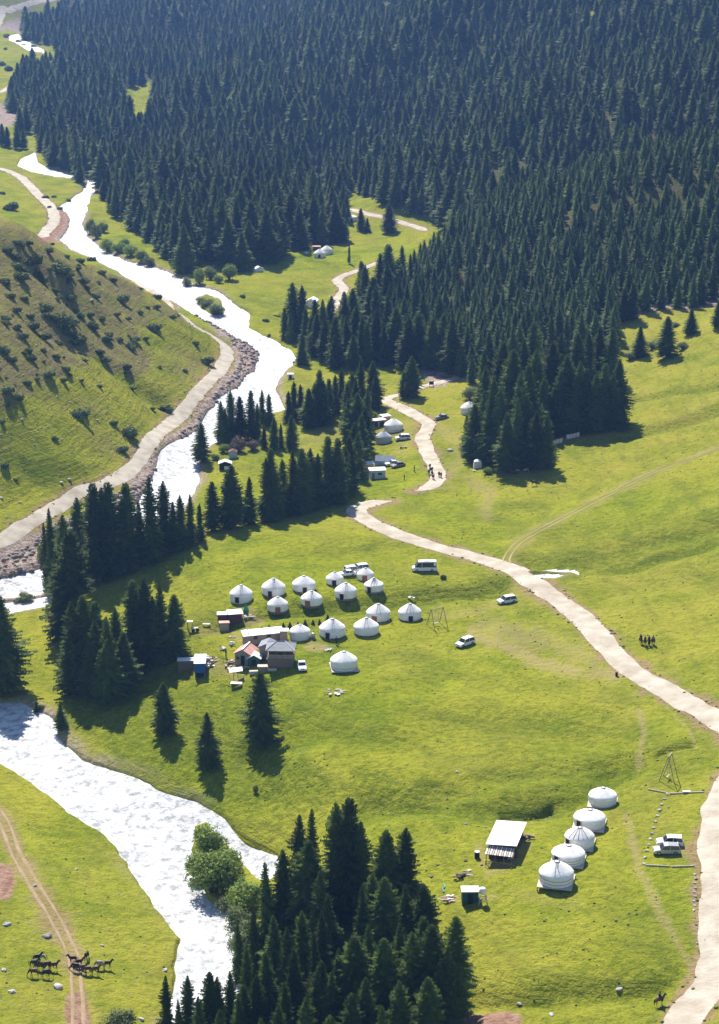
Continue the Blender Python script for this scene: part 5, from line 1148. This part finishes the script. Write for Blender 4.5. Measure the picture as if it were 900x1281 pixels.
for k in range(8): b = MB(); b.tube([(-w / 2 + k * w / 7, -1.3, -.3), (-w / 2 + k * w / 7 + .1, -1.3, .95)], .045, 5); b.build('fence_post', M['wood'], t)
heap(643,1073,2.2,'white basins and boxes beside the porch of the log house',['whitepaint','metal','door'],7)
t = shed(588.5,1131,2.7,2.1,2.2,'dark green toilet shed with white flat roof','shed',wall='green',roof='whitepaint',hb=2.1,name='toilet_shed',over=.12,rz=R(1))
t = loc(603.5, 1129, R(10), 'pale water tank on a slatted stand against the green toilet shed', 'tank', 'tank_stand')
for x in (-.5, .5):
    for y in (-.5, .5): b = MB(); b.tube([(x * 1.5, y * 1.4, -.2), (x, y, 1.7)], .06, 5); b.build('leg', M['palewood'], t)
for z in (.5, 1.0, 1.4): b = MB(); b.box(0, -.62, z, 1.3, .05, .1); b.build('slat', M['palewood'], t)
b = MB(); b.lathe([(.01, 1.72), (.55, 1.75), (.6, 2.2), (.52, 2.6), (.15, 2.72), (.01, 2.74)], 16); b.build('tank', M['wallfelt'], t, True)
t = loc(597, 1073, 0, 'dark barrel with white lid left of the log house', 'barrel', 'barrel')
b = MB(); b.lathe([(.4, -.2), (.45, .5), (.4, 1.1)], 14, close=True); b.build('body', M['door'], t, False); b = MB(); b.lathe([(.43, 1.1), (.43, 1.2), (.01, 1.22)], 14); b.build('lid', M['whitepaint'], t)
t = loc(556, 1112, R(40), 'turquoise plastic hose lying below the log pile', 'hose', 'hose'); b = MB(); b.tube([(-.9, -.9, .1), (-.3, .1, .15), (.3, .2, .12), (1.0, 1.2, .15)], .13, 6); b.build('coil', M['turquoise'], t)
# --- upper camp
t = shed(470,535,6.6,2.2,2.2,'long pale-roofed shed with open dark stalls in the upper camp','shed',rz=R(22),wall='greywall',roof='whitepaint',name='long_shed',door=False,sheets=6)
for k in range(3): b = MB(); b.box(-2.1 + k * 2.1, -.03, 1.0, 1.5, .06, 1.6); b.build('opening', M['door'], t)
t = shed(484,529,2.4,2.4,2.1,'little white-topped lean-to at the right end of the long shed','lean-to',rz=R(22),wall='tan',roof='whitepaint',name='lean_to',door=False)
t = loc(481, 582, R(-6), 'blue-grey ridge tent of tarpaulin in the upper camp', 'tent', 'ridge_tent')
w, d = 5.4, 3.0
for s in (-1, 1):
    b = MB(); yy = d / 2; b.slab([(-w / 2, yy, 2.5), (w / 2, yy, 2.5), (w / 2, yy + s * d / 2, 1.2), (-w / 2, yy + s * d / 2, 1.2)][::(-1 if s > 0 else 1)], .04); b.build('roof', M['tarp'], t)
    b = MB(); b.box(0, yy + s * (d / 2 - .03), .5, w, .04, 1.4); b.build('wall', M['tarp'], t)
    b = MB(); xx = s * w / 2; b.add([(xx - .02, 0, -.2), (xx - .02, d, -.2), (xx - .02, d, 1.2), (xx - .02, d / 2, 2.5), (xx - .02, 0, 1.2), (xx + .02, 0, -.2), (xx + .02, d, -.2), (xx + .02, d, 1.2), (xx + .02, d / 2, 2.5), (xx + .02, 0, 1.2)], [(0, 1, 2, 3, 4), (9, 8, 7, 6, 5)] + [(i, (i + 1) % 5, (i + 1) % 5 + 5, i + 5) for i in range(5)]); b.build('end_wall', M['tarp'], t)
t = shed(473,599,4.3,3.0,2.4,'white-roofed cabin with grey-green walls, nearest building of the upper camp','cabin',rz=R(8),wall='feltgrey',roof='whitepaint',name='cabin',over=.2,door=False,sheets=4)
b = MB(); b.box(.6, -.03, 1.4, 1.2, .06, .7); b.build('window', M['glass'], t); b = MB(); b.box(-1.3, -.03, .9, .8, .06, 1.8); b.build('door', M['wood'], t)
t = shed(461,590,3.0,2.6,2.2,'low white-topped hut behind the nearest cabin of the upper camp','hut',rz=R(8),wall='tan',roof='whitepaint',name='hut',door=False)
t = shed(282,588,3.4,2.2,2.0,'small white-roofed cabin with dark front on the river flat','cabin',rz=R(3),wall='door',roof='whitepaint',gable=True,rh=.6,name='cabin',door=False,over=.3)
b = MB(); b.box(.5, -.05, .6, 1.5, .08, 1.1); b.build('white_panel', M['whitepaint'], t)
t = shed(291.5,573.5,2.3,2.0,1.9,'grey weathered hut with red-brown roof behind the small cabin','hut',wall='feltgrey',roof='maroon',gable=True,rh=.5,name='hut',door=False)
t = shed(363.5,474,1.9,1.6,1.6,'tiny white cabin by the river bank above the grove','cabin',wall='wallfelt',roof='whitepaint',name='tiny_cabin',over=.15)
t = shed(396,313,3.2,2.0,1.6,'brown shed with pale roof behind the two far yurts','shed',wall='maroon',roof='pinkroof',name='shed',over=.3,door=False)
t = shed(389,385,4.2,5.2,2.4,'large white ridge tent behind the spruces on the far meadow','tent',wall='whitepaint',roof='whitepaint',gable=True,rh=1.2,name='marquee',door=False,over=.1,rz=R(-12))
t = shed(325,340,3.6,2.0,1.4,'white low tent at the foot of the forest by the far meadow','tent',wall='whitepaint',roof='whitepaint',gable=True,rh=.8,name='low_tent',door=False,rz=R(25))
t = loc(348, 396, R(-25), 'fallen dark log lying on the far meadow', 'log', 'fallen_log'); b = MB(); b.tube([(-1.9, 0, .25), (1.9, 0, .3)], [.3, .22], 8); b.build('trunk', M['bark'], t)
t = loc(598, 586, R(5), 'white cube-shaped camp tent at the corner of the forest block', 'tent', 'camp_tent')
b = MB(); b.box(0, .8, .95, 2.3, 1.7, 2.1, 0, .85); b.build('canvas', M['sheet'], t); b = MB(); b.lathe([(1.35, 1.98), (.1, 2.5)], 4); b.v = [(x * math.cos(.785) - y * math.sin(.785), x * math.sin(.785) + y * math.cos(.785) + .8, z) for x, y, z in b.v]; b.build('roof', M['whitepaint'], t)
t = loc(593.5, 590, 0, 'little pale stool in front of the white camp tent', 'stool', 'stool'); b = MB(); b.box(0, 0, .35, .8, .5, .1); b.build('seat', M['metal'], t); b = MB(); b.box(0, 0, .12, .5, .3, .5); b.build('base', M['metal'], t)
t = loc(540, 484, 0, 'dark notice board on two posts beside the gravel patch', 'sign', 'notice_board')
b = MB(); b.box(0, 0, 1.3, 1.5, .1, 1.1); b.build('board', M['door'], t)
for x in (-.6, .6): b = MB(); b.box(x, .08, .6, .1, .08, 2.0); b.build('post', M['wood'], t)
t = loc(567, 475, 0, 'thin wooden gate frame standing on the gravel patch', 'gate', 'gate_frame')
for x in (-.6, .6): b = MB(); b.box(x, 0, .8, .09, .09, 1.9); b.build('post', M['wood'], t)
b = MB(); b.box(0, 0, 1.5, 1.3, .06, .08); b.build('rail', M['wood'], t)
# laundry hung at the forest edge
for (px, py, n_, lb) in [(698, 557, 3, 'washing line with three white sheets, left one at the forest edge'), (717, 550, 4, 'washing line with four white sheets, right one at the forest edge')]:
    t = loc(px, py, R(38), lb, 'washing line', 'washing_line'); L_ = n_ * 1.35
    for x in (-L_ / 2, L_ / 2): b = MB(); b.tube([(x, 0, -.2), (x, 0, 2.0)], .05, 5); b.build('pole', M['wood'], t)
    b = MB(); b.tube([(-L_ / 2, 0, 1.9), (0, 0, 1.8), (L_ / 2, 0, 1.9)], .02, 4); b.build('line', M['rope'], t)
    for k in range(n_):
        b = MB(); x0 = -L_ / 2 + .15 + k * 1.3; vs = []; fs = []
        for i in range(7):
            for j in range(4):
                vs.append((x0 + i * .19, .07 * math.sin(i * 1.9 + k) * j / 3, 1.85 - j * .45))
        for i in range(6):
            for j in range(3): fs.append((i * 4 + j, i * 4 + j + 1, (i + 1) * 4 + j + 1, (i + 1) * 4 + j))
        vs2 = [(x, y + .025, z) for x, y, z in vs]; nn = len(vs); b.add(vs + vs2, fs + [tuple(i + nn for i in f[::-1]) for f in fs]); b.build('sheet', M['sheet'], t)
# --- car park border of stones and poles in the lower camp
SB = [(835,994),(831.5,1000),(828,1007),(825.5,1014),(823,1021),(820.5,1028),(818,1036),(816,1043),(814,1050),(812,1057),(809.5,1065),(807.5,1073),(806,1081)]
for k, (x, y) in enumerate(SB):
    o = boulder(x, y, 5.2 + 1.5 * random.random(), 'pale edging stone in the row left of the two parked cars', group='edging stones of the car park'); o.data = o.data
for k in range(9):
    boulder(869.5 + .8 * (k % 2) + (k > 5) * -1, 1094 + k * 5.6, 5.0, 'pale edging stone along the road below the car park', group='edging stones along the road')
for (a, b_, lb) in [((811,988),(836,993),'pale pole lying at the top left corner of the car park'),((838,993.5),(881,991.5),'long pale pole along the upper side of the car park'),((808,1083),(838,1084.5),'pale pole along the lower side of the car park, left half'),((840,1085),(869,1084),'pale pole along the lower side of the car park, right half')]:
    p, q_ = at(*a), at(*b_); t = empty('border_pole', p, 0, 1, lb, 'pole'); m_ = (p + q_) / 2; b = MB(); b.tube([(0, 0, .14), tuple(at((a[0] + b_[0]) / 2, (a[1] + b_[1]) / 2) - p + Vector((0, 0, .15))), tuple(q_ - p + Vector((0, 0, .14)))], .12, 6); b.build('pole', M['palewood'], t)
t = loc(859, 992, R(3), 'white board resting on the upper border pole', 'board', 'board'); b = MB(); b.box(0, 0, .35, 1.4, .5, .08); b.build('plank', M['whitepaint'], t)
t = loc(771.5, 845.5, 0, 'small dark roadside waste bin where the faint track leaves the road', 'bin', 'roadside_bin'); b = MB(); b.box(0, 0, .4, .5, .5, .9, 0, .9); b.build('body', M['door'], t); b = MB(); b.box(0, 0, .9, .55, .55, .06); b.build('lid', M['redwood'], t)

# ------------------------------------------------------------------ vehicles (x forward)
def car(px, py, heading, label, paint='carwhite', kind='suv', cat='car', name='parked_car', roofm=None):
    t = loc(px, py, heading, label, cat, name)
    if kind == 'suv': L_, W_, H_ = 4.5, 1.85, 1.72; top = [(-2.15, 1.0), (-1.95, 1.62), (-.2, 1.72), (.55, 1.62), (1.15, 1.06)]
    elif kind == 'car': L_, W_, H_ = 4.3, 1.75, 1.45; top = [(-1.75, .95), (-1.05, 1.38), (.2, 1.45), (.9, .98)]
    else: L_, W_, H_ = 5.9, 2.0, 2.6; top = [(-2.9, 1.15), (-2.85, 2.5), (-.2, 2.62), (1.5, 2.45), (2.3, 1.25)]
    hb = {'suv': .98, 'car': .92, 'van': 1.15}[kind]
    lower = [(-L_ / 2, .38), (-L_ / 2 - .02, hb - .15), (-L_ / 2 + .08, hb)] + [(x, hb) for x in np.linspace(-L_ / 2 + .4, top[-1][0], 4)] + [(L_ / 2 - .35, hb - .10), (L_ / 2 - .02, hb - .28), (L_ / 2, .42), (L_ / 2 - .1, .26), (-L_ / 2 + .1, .26)]
    def loft(poly, w0, w1, z0, z1, b):
        # side outline extruded across with a rounded belt
        n = len(poly); vs = []
        for (f, ins) in ((-1, .10), (-.93, .0), (.93, .0), (1, .10)):
            for (x, z) in poly:
                q_ = (z - z0) / max(z1 - z0, .01); w_ = w0 + (w1 - w0) * q_; cx = sum(p[0] for p in poly) / n; cz = sum(p[1] for p in poly) / n
                vs.append((x + (cx - x) * ins * .3, f * w_ / 2, z + (cz - z) * ins * .9))
        fs = [tuple(range(n)), tuple(range(4 * n - 1, 3 * n - 1, -1))]
        for r_ in range(3):
            for i in range(n): fs.append((r_ * n + i, (r_ + 1) * n + i, (r_ + 1) * n + (i + 1) % n, r_ * n + (i + 1) % n))
        b.add(vs, fs)
    b = MB(); loft(lower, W_, W_ * .97, .26, hb, b); body = b.build('body', M[paint], t, False)
    rails = [(top[0][0], hb - .02)] + top[1:-1] + [(top[-1][0], hb - .02)]
    b = MB(); loft([(x, z) for x, z in rails], W_ * .95, W_ * .78, hb, H_, b); b.build('cabin', M['glass'], t, False)
    # roof skin and pillars in body colour
    b = MB(); rx = [p for p in top[1:-1]]; ww = W_ * .79
    for (xa, za), (xb, zb) in zip(rx[:-1], rx[1:]): b.slab([(xa, -ww / 2, za + .03), (xb, -ww / 2, zb + .03), (xb, ww / 2, zb + .03), (xa, ww / 2, za + .03)], .07)
    b.build('roof', M[roofm or paint], t)
    for s in (-1, 1):
        for (xa, xb) in ((top[0][0], top[1][0]), (top[-1][0], top[-2][0])):
            b = MB(); zt = top[1][1] if xa < 0 else top[-2][1]; b.tube([(xa, s * W_ * .47, hb - .03), (xb, s * W_ * .395, zt)], .055, 4); b.build('pillar', M[paint], t)
        b = MB(); xm = -.5 if kind != 'van' else .6; b.tube([(xm, s * W_ * .478, hb - .02), (xm, s * W_ * .40, H_ - .06)], .05, 4); b.build('pillar', M[paint], t)
        if kind == 'van':
            b = MB(); b.box(-2.55, s * W_ * .435, 1.75, .7, .08, 1.3); b.build('rear_panel', M[paint], t)
            b = MB(); b.box(-.6, s * W_ * .41, 2.42, 4.3, .1, .22); b.build('roof_rail', M[paint], t)
        for x in (-L_ * .31, L_ * .31):
            rw = .36 if kind != 'car' else .31; b = MB(); b.tube([(x, s * (W_ / 2 - .22), rw), (x, s * (W_ / 2 + .015), rw)], rw, 16); o = b.build('wheel', M['rubber'], t)
            b = MB(); b.tube([(x, s * (W_ / 2 + .01), rw), (x, s * (W_ / 2 + .035), rw)], rw * .58, 12); b.build('rim', M['chrome'], o)
        b = MB(); b.box(L_ / 2 - .06, s * W_ * .37, hb - .30, .14, .36, .15); b.build('headlight', M['lamp'], t)
        b = MB(); b.box(-L_ / 2 + .02, s * W_ * .42, hb - .18, .10, .2, .28); b.build('tail_light', M['redlamp'], t)
        b = MB(); b.box(top[-1][0] - .35, s * (W_ / 2 + .1), hb + .06, .12, .16, .14); b.build('mirror', M[paint], t)
    b = MB(); b.box(L_ / 2 + .0, 0, .45, .1, W_ * .9, .2); b.build('bumper', M['rubber' if kind == 'van' else paint], t); b = MB(); b.box(-L_ / 2 - .01, 0, .45, .1, W_ * .9, .2); b.build('bumper', M['rubber' if kind == 'van' else paint], t)
    b = MB(); b.box(L_ / 2 + .0, 0, .66, .07, W_ * .4, .12); b.build('grille', M['rubber'], t)
    return t
car(834,1067,R(180),'silver hatchback SUV in front, parked beside the row of edging stones','carsilver','suv')
car(838,1057,R(177),'white and dark off-road car parked just behind the silver one','carwhite','suv')
car(634,754,R(205),'white SUV standing alone on the grass below the road bend','carwhite','suv')
car(582,807,R(222),'white off-roader alone on the grass right of the swing frame','carwhite','suv')
car(378,836,R(-84),'small white car facing down the slope right of the camp house','carwhite','car')
car(531,714,R(182),'silver-white minibus parked below the road','carwhite','van','van','minibus')
car(434,720,R(195),'white car nearest the small yurt in the cluster of three','carwhite','car'); car(442,716,R(20),'white SUV with dark windows, middle of the cluster of three cars','carwhite','suv'); car(450,714,R(200),'white SUV against the pointed yurts, right of the cluster of three','carwhite','suv')
car(504,550,R(190),'white estate car beside the upper camp yurts','carwhite','suv'); car(491,582,R(200),'white car behind the dark one beside the blue-grey tent','carwhite','car'); car(498,584,R(215),'dark grey car beside the blue-grey ridge tent','cargrey','car')
car(553,524,R(185),'dark car with pale roof parked right of the dirt road','cargrey','car',roofm='carsilver')

# ------------------------------------------------------------------ horses, riders, people
def skin(name, chains, m, parent, root, sub=2):
    vs = []; es = []; rs = []; idx = {}
    for ch in chains:
        prev = None
        for (p, r) in ch:
            key = tuple(round(c, 4) for c in p)
            if key not in idx: idx[key] = len(vs); vs.append(p); rs.append(r)
            i = idx[key]
            if prev is not None: es.append((prev, i))
            prev = i
    me = bpy.data.meshes.new(name); me.from_pydata(vs, es, []); ob = bpy.data.objects.new(name, me); col.objects.link(ob)
    sm = ob.modifiers.new('s', 'SKIN'); ob.modifiers.new('d', 'SUBSURF').levels = sub; ob.modifiers['d'].render_levels = sub
    for i, v in enumerate(me.skin_vertices[0].data):
        r = rs[i]; v.radius = r if isinstance(r, tuple) else (r, r); v.use_root = (i == root)
    dg = bpy.context.evaluated_depsgraph_get(); dg.update(); em = bpy.data.meshes.new_from_object(ob.evaluated_get(dg)); bpy.data.objects.remove(ob)
    em.materials.clear(); em.materials.append(m); em.polygons.foreach_set('use_smooth', [True] * len(em.polygons)); em.name = name; return em
def horse_mesh(graze, m, walk=0.0):
    C0 = (0, 0, 1.18); body = [((-.72, 0, 1.22), .26), ((-.42, 0, 1.20), (.30, .32)), (C0, (.29, .31)), ((.42, 0, 1.17), (.28, .33)), ((.66, 0, 1.24), (.21, .28))]
    if graze: neck = [body[-1], ((.95, 0, 1.05), .15), ((1.22, 0, .72), .11), ((1.36, 0, .50), .10), ((1.46, 0, .26), .075), ((1.50, 0, .12), .055)]
    else: neck = [body[-1], ((.86, 0, 1.42), .20), ((1.02, 0, 1.64), .14), ((1.14, 0, 1.70), .12), ((1.32, 0, 1.56), .095), ((1.45, 0, 1.44), .07)]
    ch = [body, neck]
    for s in (-1, 1):
        f = walk * s * .18
        ch.append([body[3], ((.50, .15 * s, .95), .12), ((.50 + f * .5, .15 * s, .55), .065), ((.50 + f, .15 * s, .28), .045), ((.53 + f, .15 * s, .06), .055)])
        ch.append([body[0], ((-.72, .16 * s, .98), .17), ((-.62 - f * .4, .16 * s, .74), .10), ((-.80 - f, .16 * s, .50), .06), ((-.74 - f, .16 * s, .25), .042), ((-.70 - f, .16 * s, .06), .055)])
    hd = neck[3]
    for s in (-1, 1): p = hd[0]; ch.append([hd, ((p[0] - .03, .06 * s, p[2] + .17), .022)])
    return skin('body', ch, m, None, 2, 1)
def hair_mesh(graze):
    b = MB(); b.tube([(-.90, 0, 1.30), (-1.02, 0, 1.15), (-1.06, 0, .8), (-1.03, 0, .45)], [.05, .07, .08, .03], 6); tail = b.mesh('tail', M['hair'], True)
    b = MB(); pts = [(.72, 0, 1.5), (.97, 0, 1.22), (1.25, 0, .88)] if graze else [(.66, 0, 1.50), (.84, 0, 1.64), (.98, 0, 1.80), (1.12, 0, 1.84)]
    b.tube(pts, [.04, .07, .06, .03][:len(pts)], 5); return tail, b.mesh('mane', M['hair'], True)
HM = {}
for mk in ('horse1', 'horse2', 'horse3'):
    for g_ in (0, 1): HM[(mk, g_)] = horse_mesh(g_, M[mk], .7)
HH = {g_: hair_mesh(g_) for g_ in (0, 1)}
def horse_at(p, heading, mk, g_, label, group=None, sc=(.88, .95, 1.02)):
    t = empty('horse', p, heading, sc, label, 'horse', group); link('body', HM[(mk, g_)], t); link('tail', HH[g_][0], t); link('mane', HH[g_][1], t); return t
def horse(px, py, heading, mk, g_, label, group=None, sc=(.88, .95, 1.02)): return horse_at(at(px, py), heading, mk, g_, label, group, sc)
GL, GR = 'horses left of the rutted track', 'horses right of the rutted track'
for (x, y, a, mk, g_, lb) in [(47,1204,10,'horse2',0,'black horse with raised head at the back of the left herd'),(53,1204,190,'horse3',1,'grey horse at the back of the left herd'),(43,1211,0,'horse2',0,'dark horse at the far left of the herd, second row'),(51,1213,170,'horse1',1,'brown horse in the middle of the left herd'),(59,1213,5,'horse1',1,'brown horse in the middle of the left herd, toward the track'),
                              (68,1214,10,'horse1',0,'brown horse at the right end of the left herd, nearest the track'),(43,1222,185,'horse1',1,'bay horse grazing in the front row of the left herd'),(58,1223,5,'horse2',1,'black horse grazing in the front row of the left herd'),
                              (92,1206,185,'horse2',0,'dark horse standing on the track at the back'),(99,1210,5,'horse1',0,'bay horse standing across the rutted track'),(96,1215,170,'horse2',1,'black horse in front on the rutted track'),(104,1217,0,'horse1',1,'bay horse at the right rut of the track'),
                              (111,1219,190,'horse1',1,'brown horse grazing just right of the track, front row'),(120,1219,5,'horse1',0,'brown horse with pale legs front right of the track'),(109,1201,80,'horse2',1,'black horse alone behind the right herd, seen end on'),(126,1212,185,'horse3',1,'pale-backed horse in the right herd'),(135,1212,0,'horse1',0,'bay horse at the far right of the herd')]:
    horse(x, y, R(a), mk, g_, lb, sc=(.80, .92, 1.04))
for (x, y, a, lb) in [(668,608,180,'black horse alone on the meadow below the forest block')]: horse(x, y, R(a), 'horse2', 0, lb)
horse(647,592,R(20),'horse3',1,'left of two grazing foals at the tip of the forest block',sc=.75); horse(659,591,R(170),'horse3',1,'right of two grazing foals at the tip of the forest block',sc=.75)
# a person: one continuous body, clothes colour below the neck, hair and hat as parts
def person_meshes(sit):
    hip = (0, 0, .95); ch = [[(hip, (.15, .12)), ((0, 0, 1.15), (.14, .11)), ((0, 0, 1.38), (.17, .11)), ((0, 0, 1.52), .06), ((.01, 0, 1.60), .075), ((.01, 0, 1.70), .085), ((0, 0, 1.76), .05)]]
    for s in (-1, 1):
        if sit: ch.append([(hip, (.15, .12)), ((.12, .17 * s, .90), .09), ((.36, .30 * s, .72), .07), ((.28, .32 * s, .36), .05), ((.30, .32 * s, .28), .045), ((.42, .33 * s, .26), .04)]); ch.append([((0, 0, 1.38), (.17, .11)), ((.02, .21 * s, 1.40), .065), ((.10, .25 * s, 1.16), .045), ((.34, .14 * s, 1.08), .035), ((.42, .11 * s, 1.07), .03)])
        else: ch.append([(hip, (.15, .12)), ((.0, .10 * s, .86), .095), ((.05 * s, .11 * s, .48), .06), ((.10 * s - .02, .11 * s, .10), .04), ((.10 * s + .12, .11 * s, .05), .04)]); ch.append([((0, 0, 1.38), (.17, .11)), ((.0, .21 * s, 1.40), .065), ((-.04, .25 * s, 1.12), .045), ((.05, .25 * s, .88), .035), ((.08, .25 * s, .80), .03)])
    return skin('body', ch, M['skin'], None, 0, 1)
PB = {s: person_meshes(s) for s in (0, 1)}
def jacket(sit, m):
    b = MB(); b.lathe([(.17, .92), (.19, 1.1), (.22, 1.36), (.16, 1.48), (.08, 1.53)], 10)
    for s in (-1, 1):
        if sit: b.tube([(.02, .2 * s, 1.42), (.10, .26 * s, 1.16), (.32, .15 * s, 1.09)], [.09, .07, .055], 7); 
        else: b.tube([(0, .2 * s, 1.42), (-.04, .26 * s, 1.12), (.04, .26 * s, .9)], [.09, .07, .055], 7)
    return b.mesh('jacket', m, True)
def trousers(sit):
    b = MB()
    for s in (-1, 1):
        if sit: b.tube([(0, .08 * s, .95), (.12, .18 * s, .90), (.37, .30 * s, .72), (.28, .32 * s, .36)], [.14, .115, .09, .065], 7)
        else: b.tube([(0, .08 * s, .97), (.05 * s, .11 * s, .48), (.10 * s - .02, .11 * s, .10)], [.14, .085, .065], 7)
    return b.mesh('trousers', M['cloth1'], True)
JK = {(s, m): jacket(s, M[m]) for s in (0, 1) for m in ('cloth1', 'cloth2', 'wood')}; TRS = {s: trousers(s) for s in (0, 1)}
hb_ = MB(); hb_.lathe([(.10, 1.70), (.115, 1.76), (.09, 1.83), (.01, 1.86)], 10); HAT = hb_.mesh('hat', M['hair'], True)
def person_at(p, heading, sit, m, label, sc=1.0):
    t = empty('person', p, heading, sc, label, 'person'); link('body', PB[sit], t); link('jacket', JK[(sit, m)], t); link('trousers', TRS[sit], t); link('hat', HAT, t); return t
def rider(px, py, heading, mk, m, lh, lp):
    p = at(px, py); horse_at(p, heading, mk, 0, lh); person_at(p + Vector((0, 0, .52)), heading, 1, m, lp)
rider(825,1258,R(25),'horse1','cloth1','brown horse ridden along the bank at the bottom right','person in dark clothes riding the brown horse at the bottom right')
for k, (x, y, a, mk, m, hl, pl_) in enumerate([(802,806,95,'horse1','cloth1','brown horse at the left of the riding party','left rider of the party in dark clothes'),(807,808,260,'horse2','cloth2','black horse second in the riding party','rider in a red jacket in the middle of the party'),(812,808,85,'horse2','cloth1','black horse in the middle of the riding party','dark-clothed rider in the middle of the party'),(817,807,280,'horse1','wood','bay horse at the right of the riding party','right rider of the party in brown')]):
    rider(x, y, R(a), mk, m, hl, pl_)
for k, (x, y, a, hl) in enumerate([(538,587,100,'first horse of the string on the dirt road, farthest away'),(540,591,110,'second horse of the string on the dirt road'),(537,594,80,'third horse of the string on the dirt road, left side'),(541,596,95,'fourth horse of the string on the dirt road, right side'),(542,600,105,'nearest horse of the string on the dirt road')]):
    horse(x, y, R(a - 180), 'horse2' if k % 2 else 'horse1', 0, hl)
for (x, y, a, m, lb) in [(421,806,-90,'cloth1','person in dark clothes walking toward the platform yurt'),(549.5,597,-90,'cloth1','person in dark clothes beside the string of horses, left of two'),(552,598,-60,'cloth1','person in dark clothes beside the string of horses, right of two'),(518.5,590,180,'wood','lone person in brown standing on the grass left of the road'),(506,601,200,'wood','lone person in brown below the upper camp cabin'),(283,822,0,'cloth1','person in black beside the red roofed house')]:
    person_at(at(x, y), R(a), 0, m, lb)

# ------------------------------------------------------------------ members of a group that stand out get words of their own
def single_out(group, noun, where, rest):
    obs = [o for o in bpy.data.objects if o.parent is None and o.get('group') == group]
    if len(obs) < 6: return
    pr = {o.name: proj(*o.location) for o in obs}; hz = lambda o: o.scale[2] * pr[o.name][2]; wz = lambda o: o.scale[0] * pr[o.name][2]
    left = list(obs)
    def inframe(o): p = pr[o.name]; return 4 < p[0] < 896 and 0 < p[1] < 1400
    for word, key in [('leftmost', lambda o: pr[o.name][0]), ('rightmost', lambda o: -pr[o.name][0]), ('farthest', lambda o: -o.location[1]), ('nearest', lambda o: o.location[1]),
                      ('tallest', lambda o: -hz(o)), ('shortest', hz)]:
        c = [o for o in left if inframe(o)] or left
        o = min(c, key=key); left.remove(o); o['label'] = word + ' ' + noun + ' ' + where; del o['group']
    for o in left: o['label'] = rest
for g_, n_, w_, r_ in [('spruces of the grove at the foot of the picture', 'spruce', 'of the big grove beside the river at the foot of the picture', 'one of the inner dark spruces of the big grove at the foot of the picture'),
    ('spruces between river and bottom grove', 'spruce', 'of the small row at the water edge left of the bottom grove', 'inner dark spruce of the small row at the water edge left of the bottom grove'),
    ('spruces of the belt along the terrace edge', 'spruce', 'of the long belt along the terrace edge above the river', 'inner dark spruce of the long belt along the terrace edge above the river'),
    ('spruces of the clump at the river bend', 'spruce', 'of the clump between river bend and blue cabin', 'inner dark spruce of the clump between river bend and blue cabin'),
    ('spruces of the clump by the grey shed', 'spruce', 'of the small clump just left of the plank shed', 'inner dark spruce of the small clump just left of the plank shed'),
    ('spruces of the lower forest tip', 'spruce', 'of the lower tip of the forest block between road and meadow', 'inner dark spruce of the lower forest tip between road and meadow'),
    ('spruces of the river flat grove', 'spruce', 'of the grove on the river flat behind the small cabins', 'inner dark spruce of the grove on the river flat behind the small cabins'),
    ('spruces of the grove behind the far camp', 'spruce', 'of the grove between the river and the long camp shed', 'inner dark spruce of the grove between the river and the long camp shed'),
    ('spruces along the forest front below the far clearing', 'spruce', 'of the forest front below the far clearing', 'inner dark spruce of the forest front below the far clearing'),
    ('junipers on the left hillside', 'juniper shrub', 'on the scrubby hillside left of the river road', 'low dark green juniper shrub on the brown hillside left of the river road'),
    ('young spruces on the nearer slope', 'young spruce', 'of the green nearer slope of the dense wood', 'young green spruce on the nearer slope of the dense wood'),
    ('spruces in the first rows of the mountain wood', 'dark spruce', 'in the first rows of the dense mountain wood', 'dark spruce standing among the first rows of the dense mountain wood'),
    ('saplings planted behind the camp house', 'sapling', 'in the row planted behind the camp house', 'tiny dark sapling in the row planted behind the camp house')]:
    single_out(g_, n_, w_, r_)

# ------------------------------------------------------------------ haze
hb = MB(); x0, x1, y0, y1, z0, z1 = -1900, 1900, -60, 3500, float(HT.min()) - 4, max(float(HT.max()) + 30, 190)
hb.box((x0 + x1) / 2, (y0 + y1) / 2, (z0 + z1) / 2, x1 - x0, y1 - y0, z1 - z0)
hm = bpy.data.materials.new('haze'); hm.use_nodes = True; hm.node_tree.nodes.remove(hm.node_tree.nodes['Principled BSDF'])
pv = hm.node_tree.nodes.new('ShaderNodeVolumePrincipled'); pv.inputs['Color'].default_value = (.24, .46, 1.0, 1); pv.inputs['Density'].default_value = HAZE_DENSITY; pv.inputs['Anisotropy'].default_value = .25
hm.node_tree.links.new(pv.outputs[0], hm.node_tree.nodes['Material Output'].inputs['Volume'])
haze = hb.build('haze', hm); tag(haze, kind='stuff')
print('objects', len(bpy.data.objects))
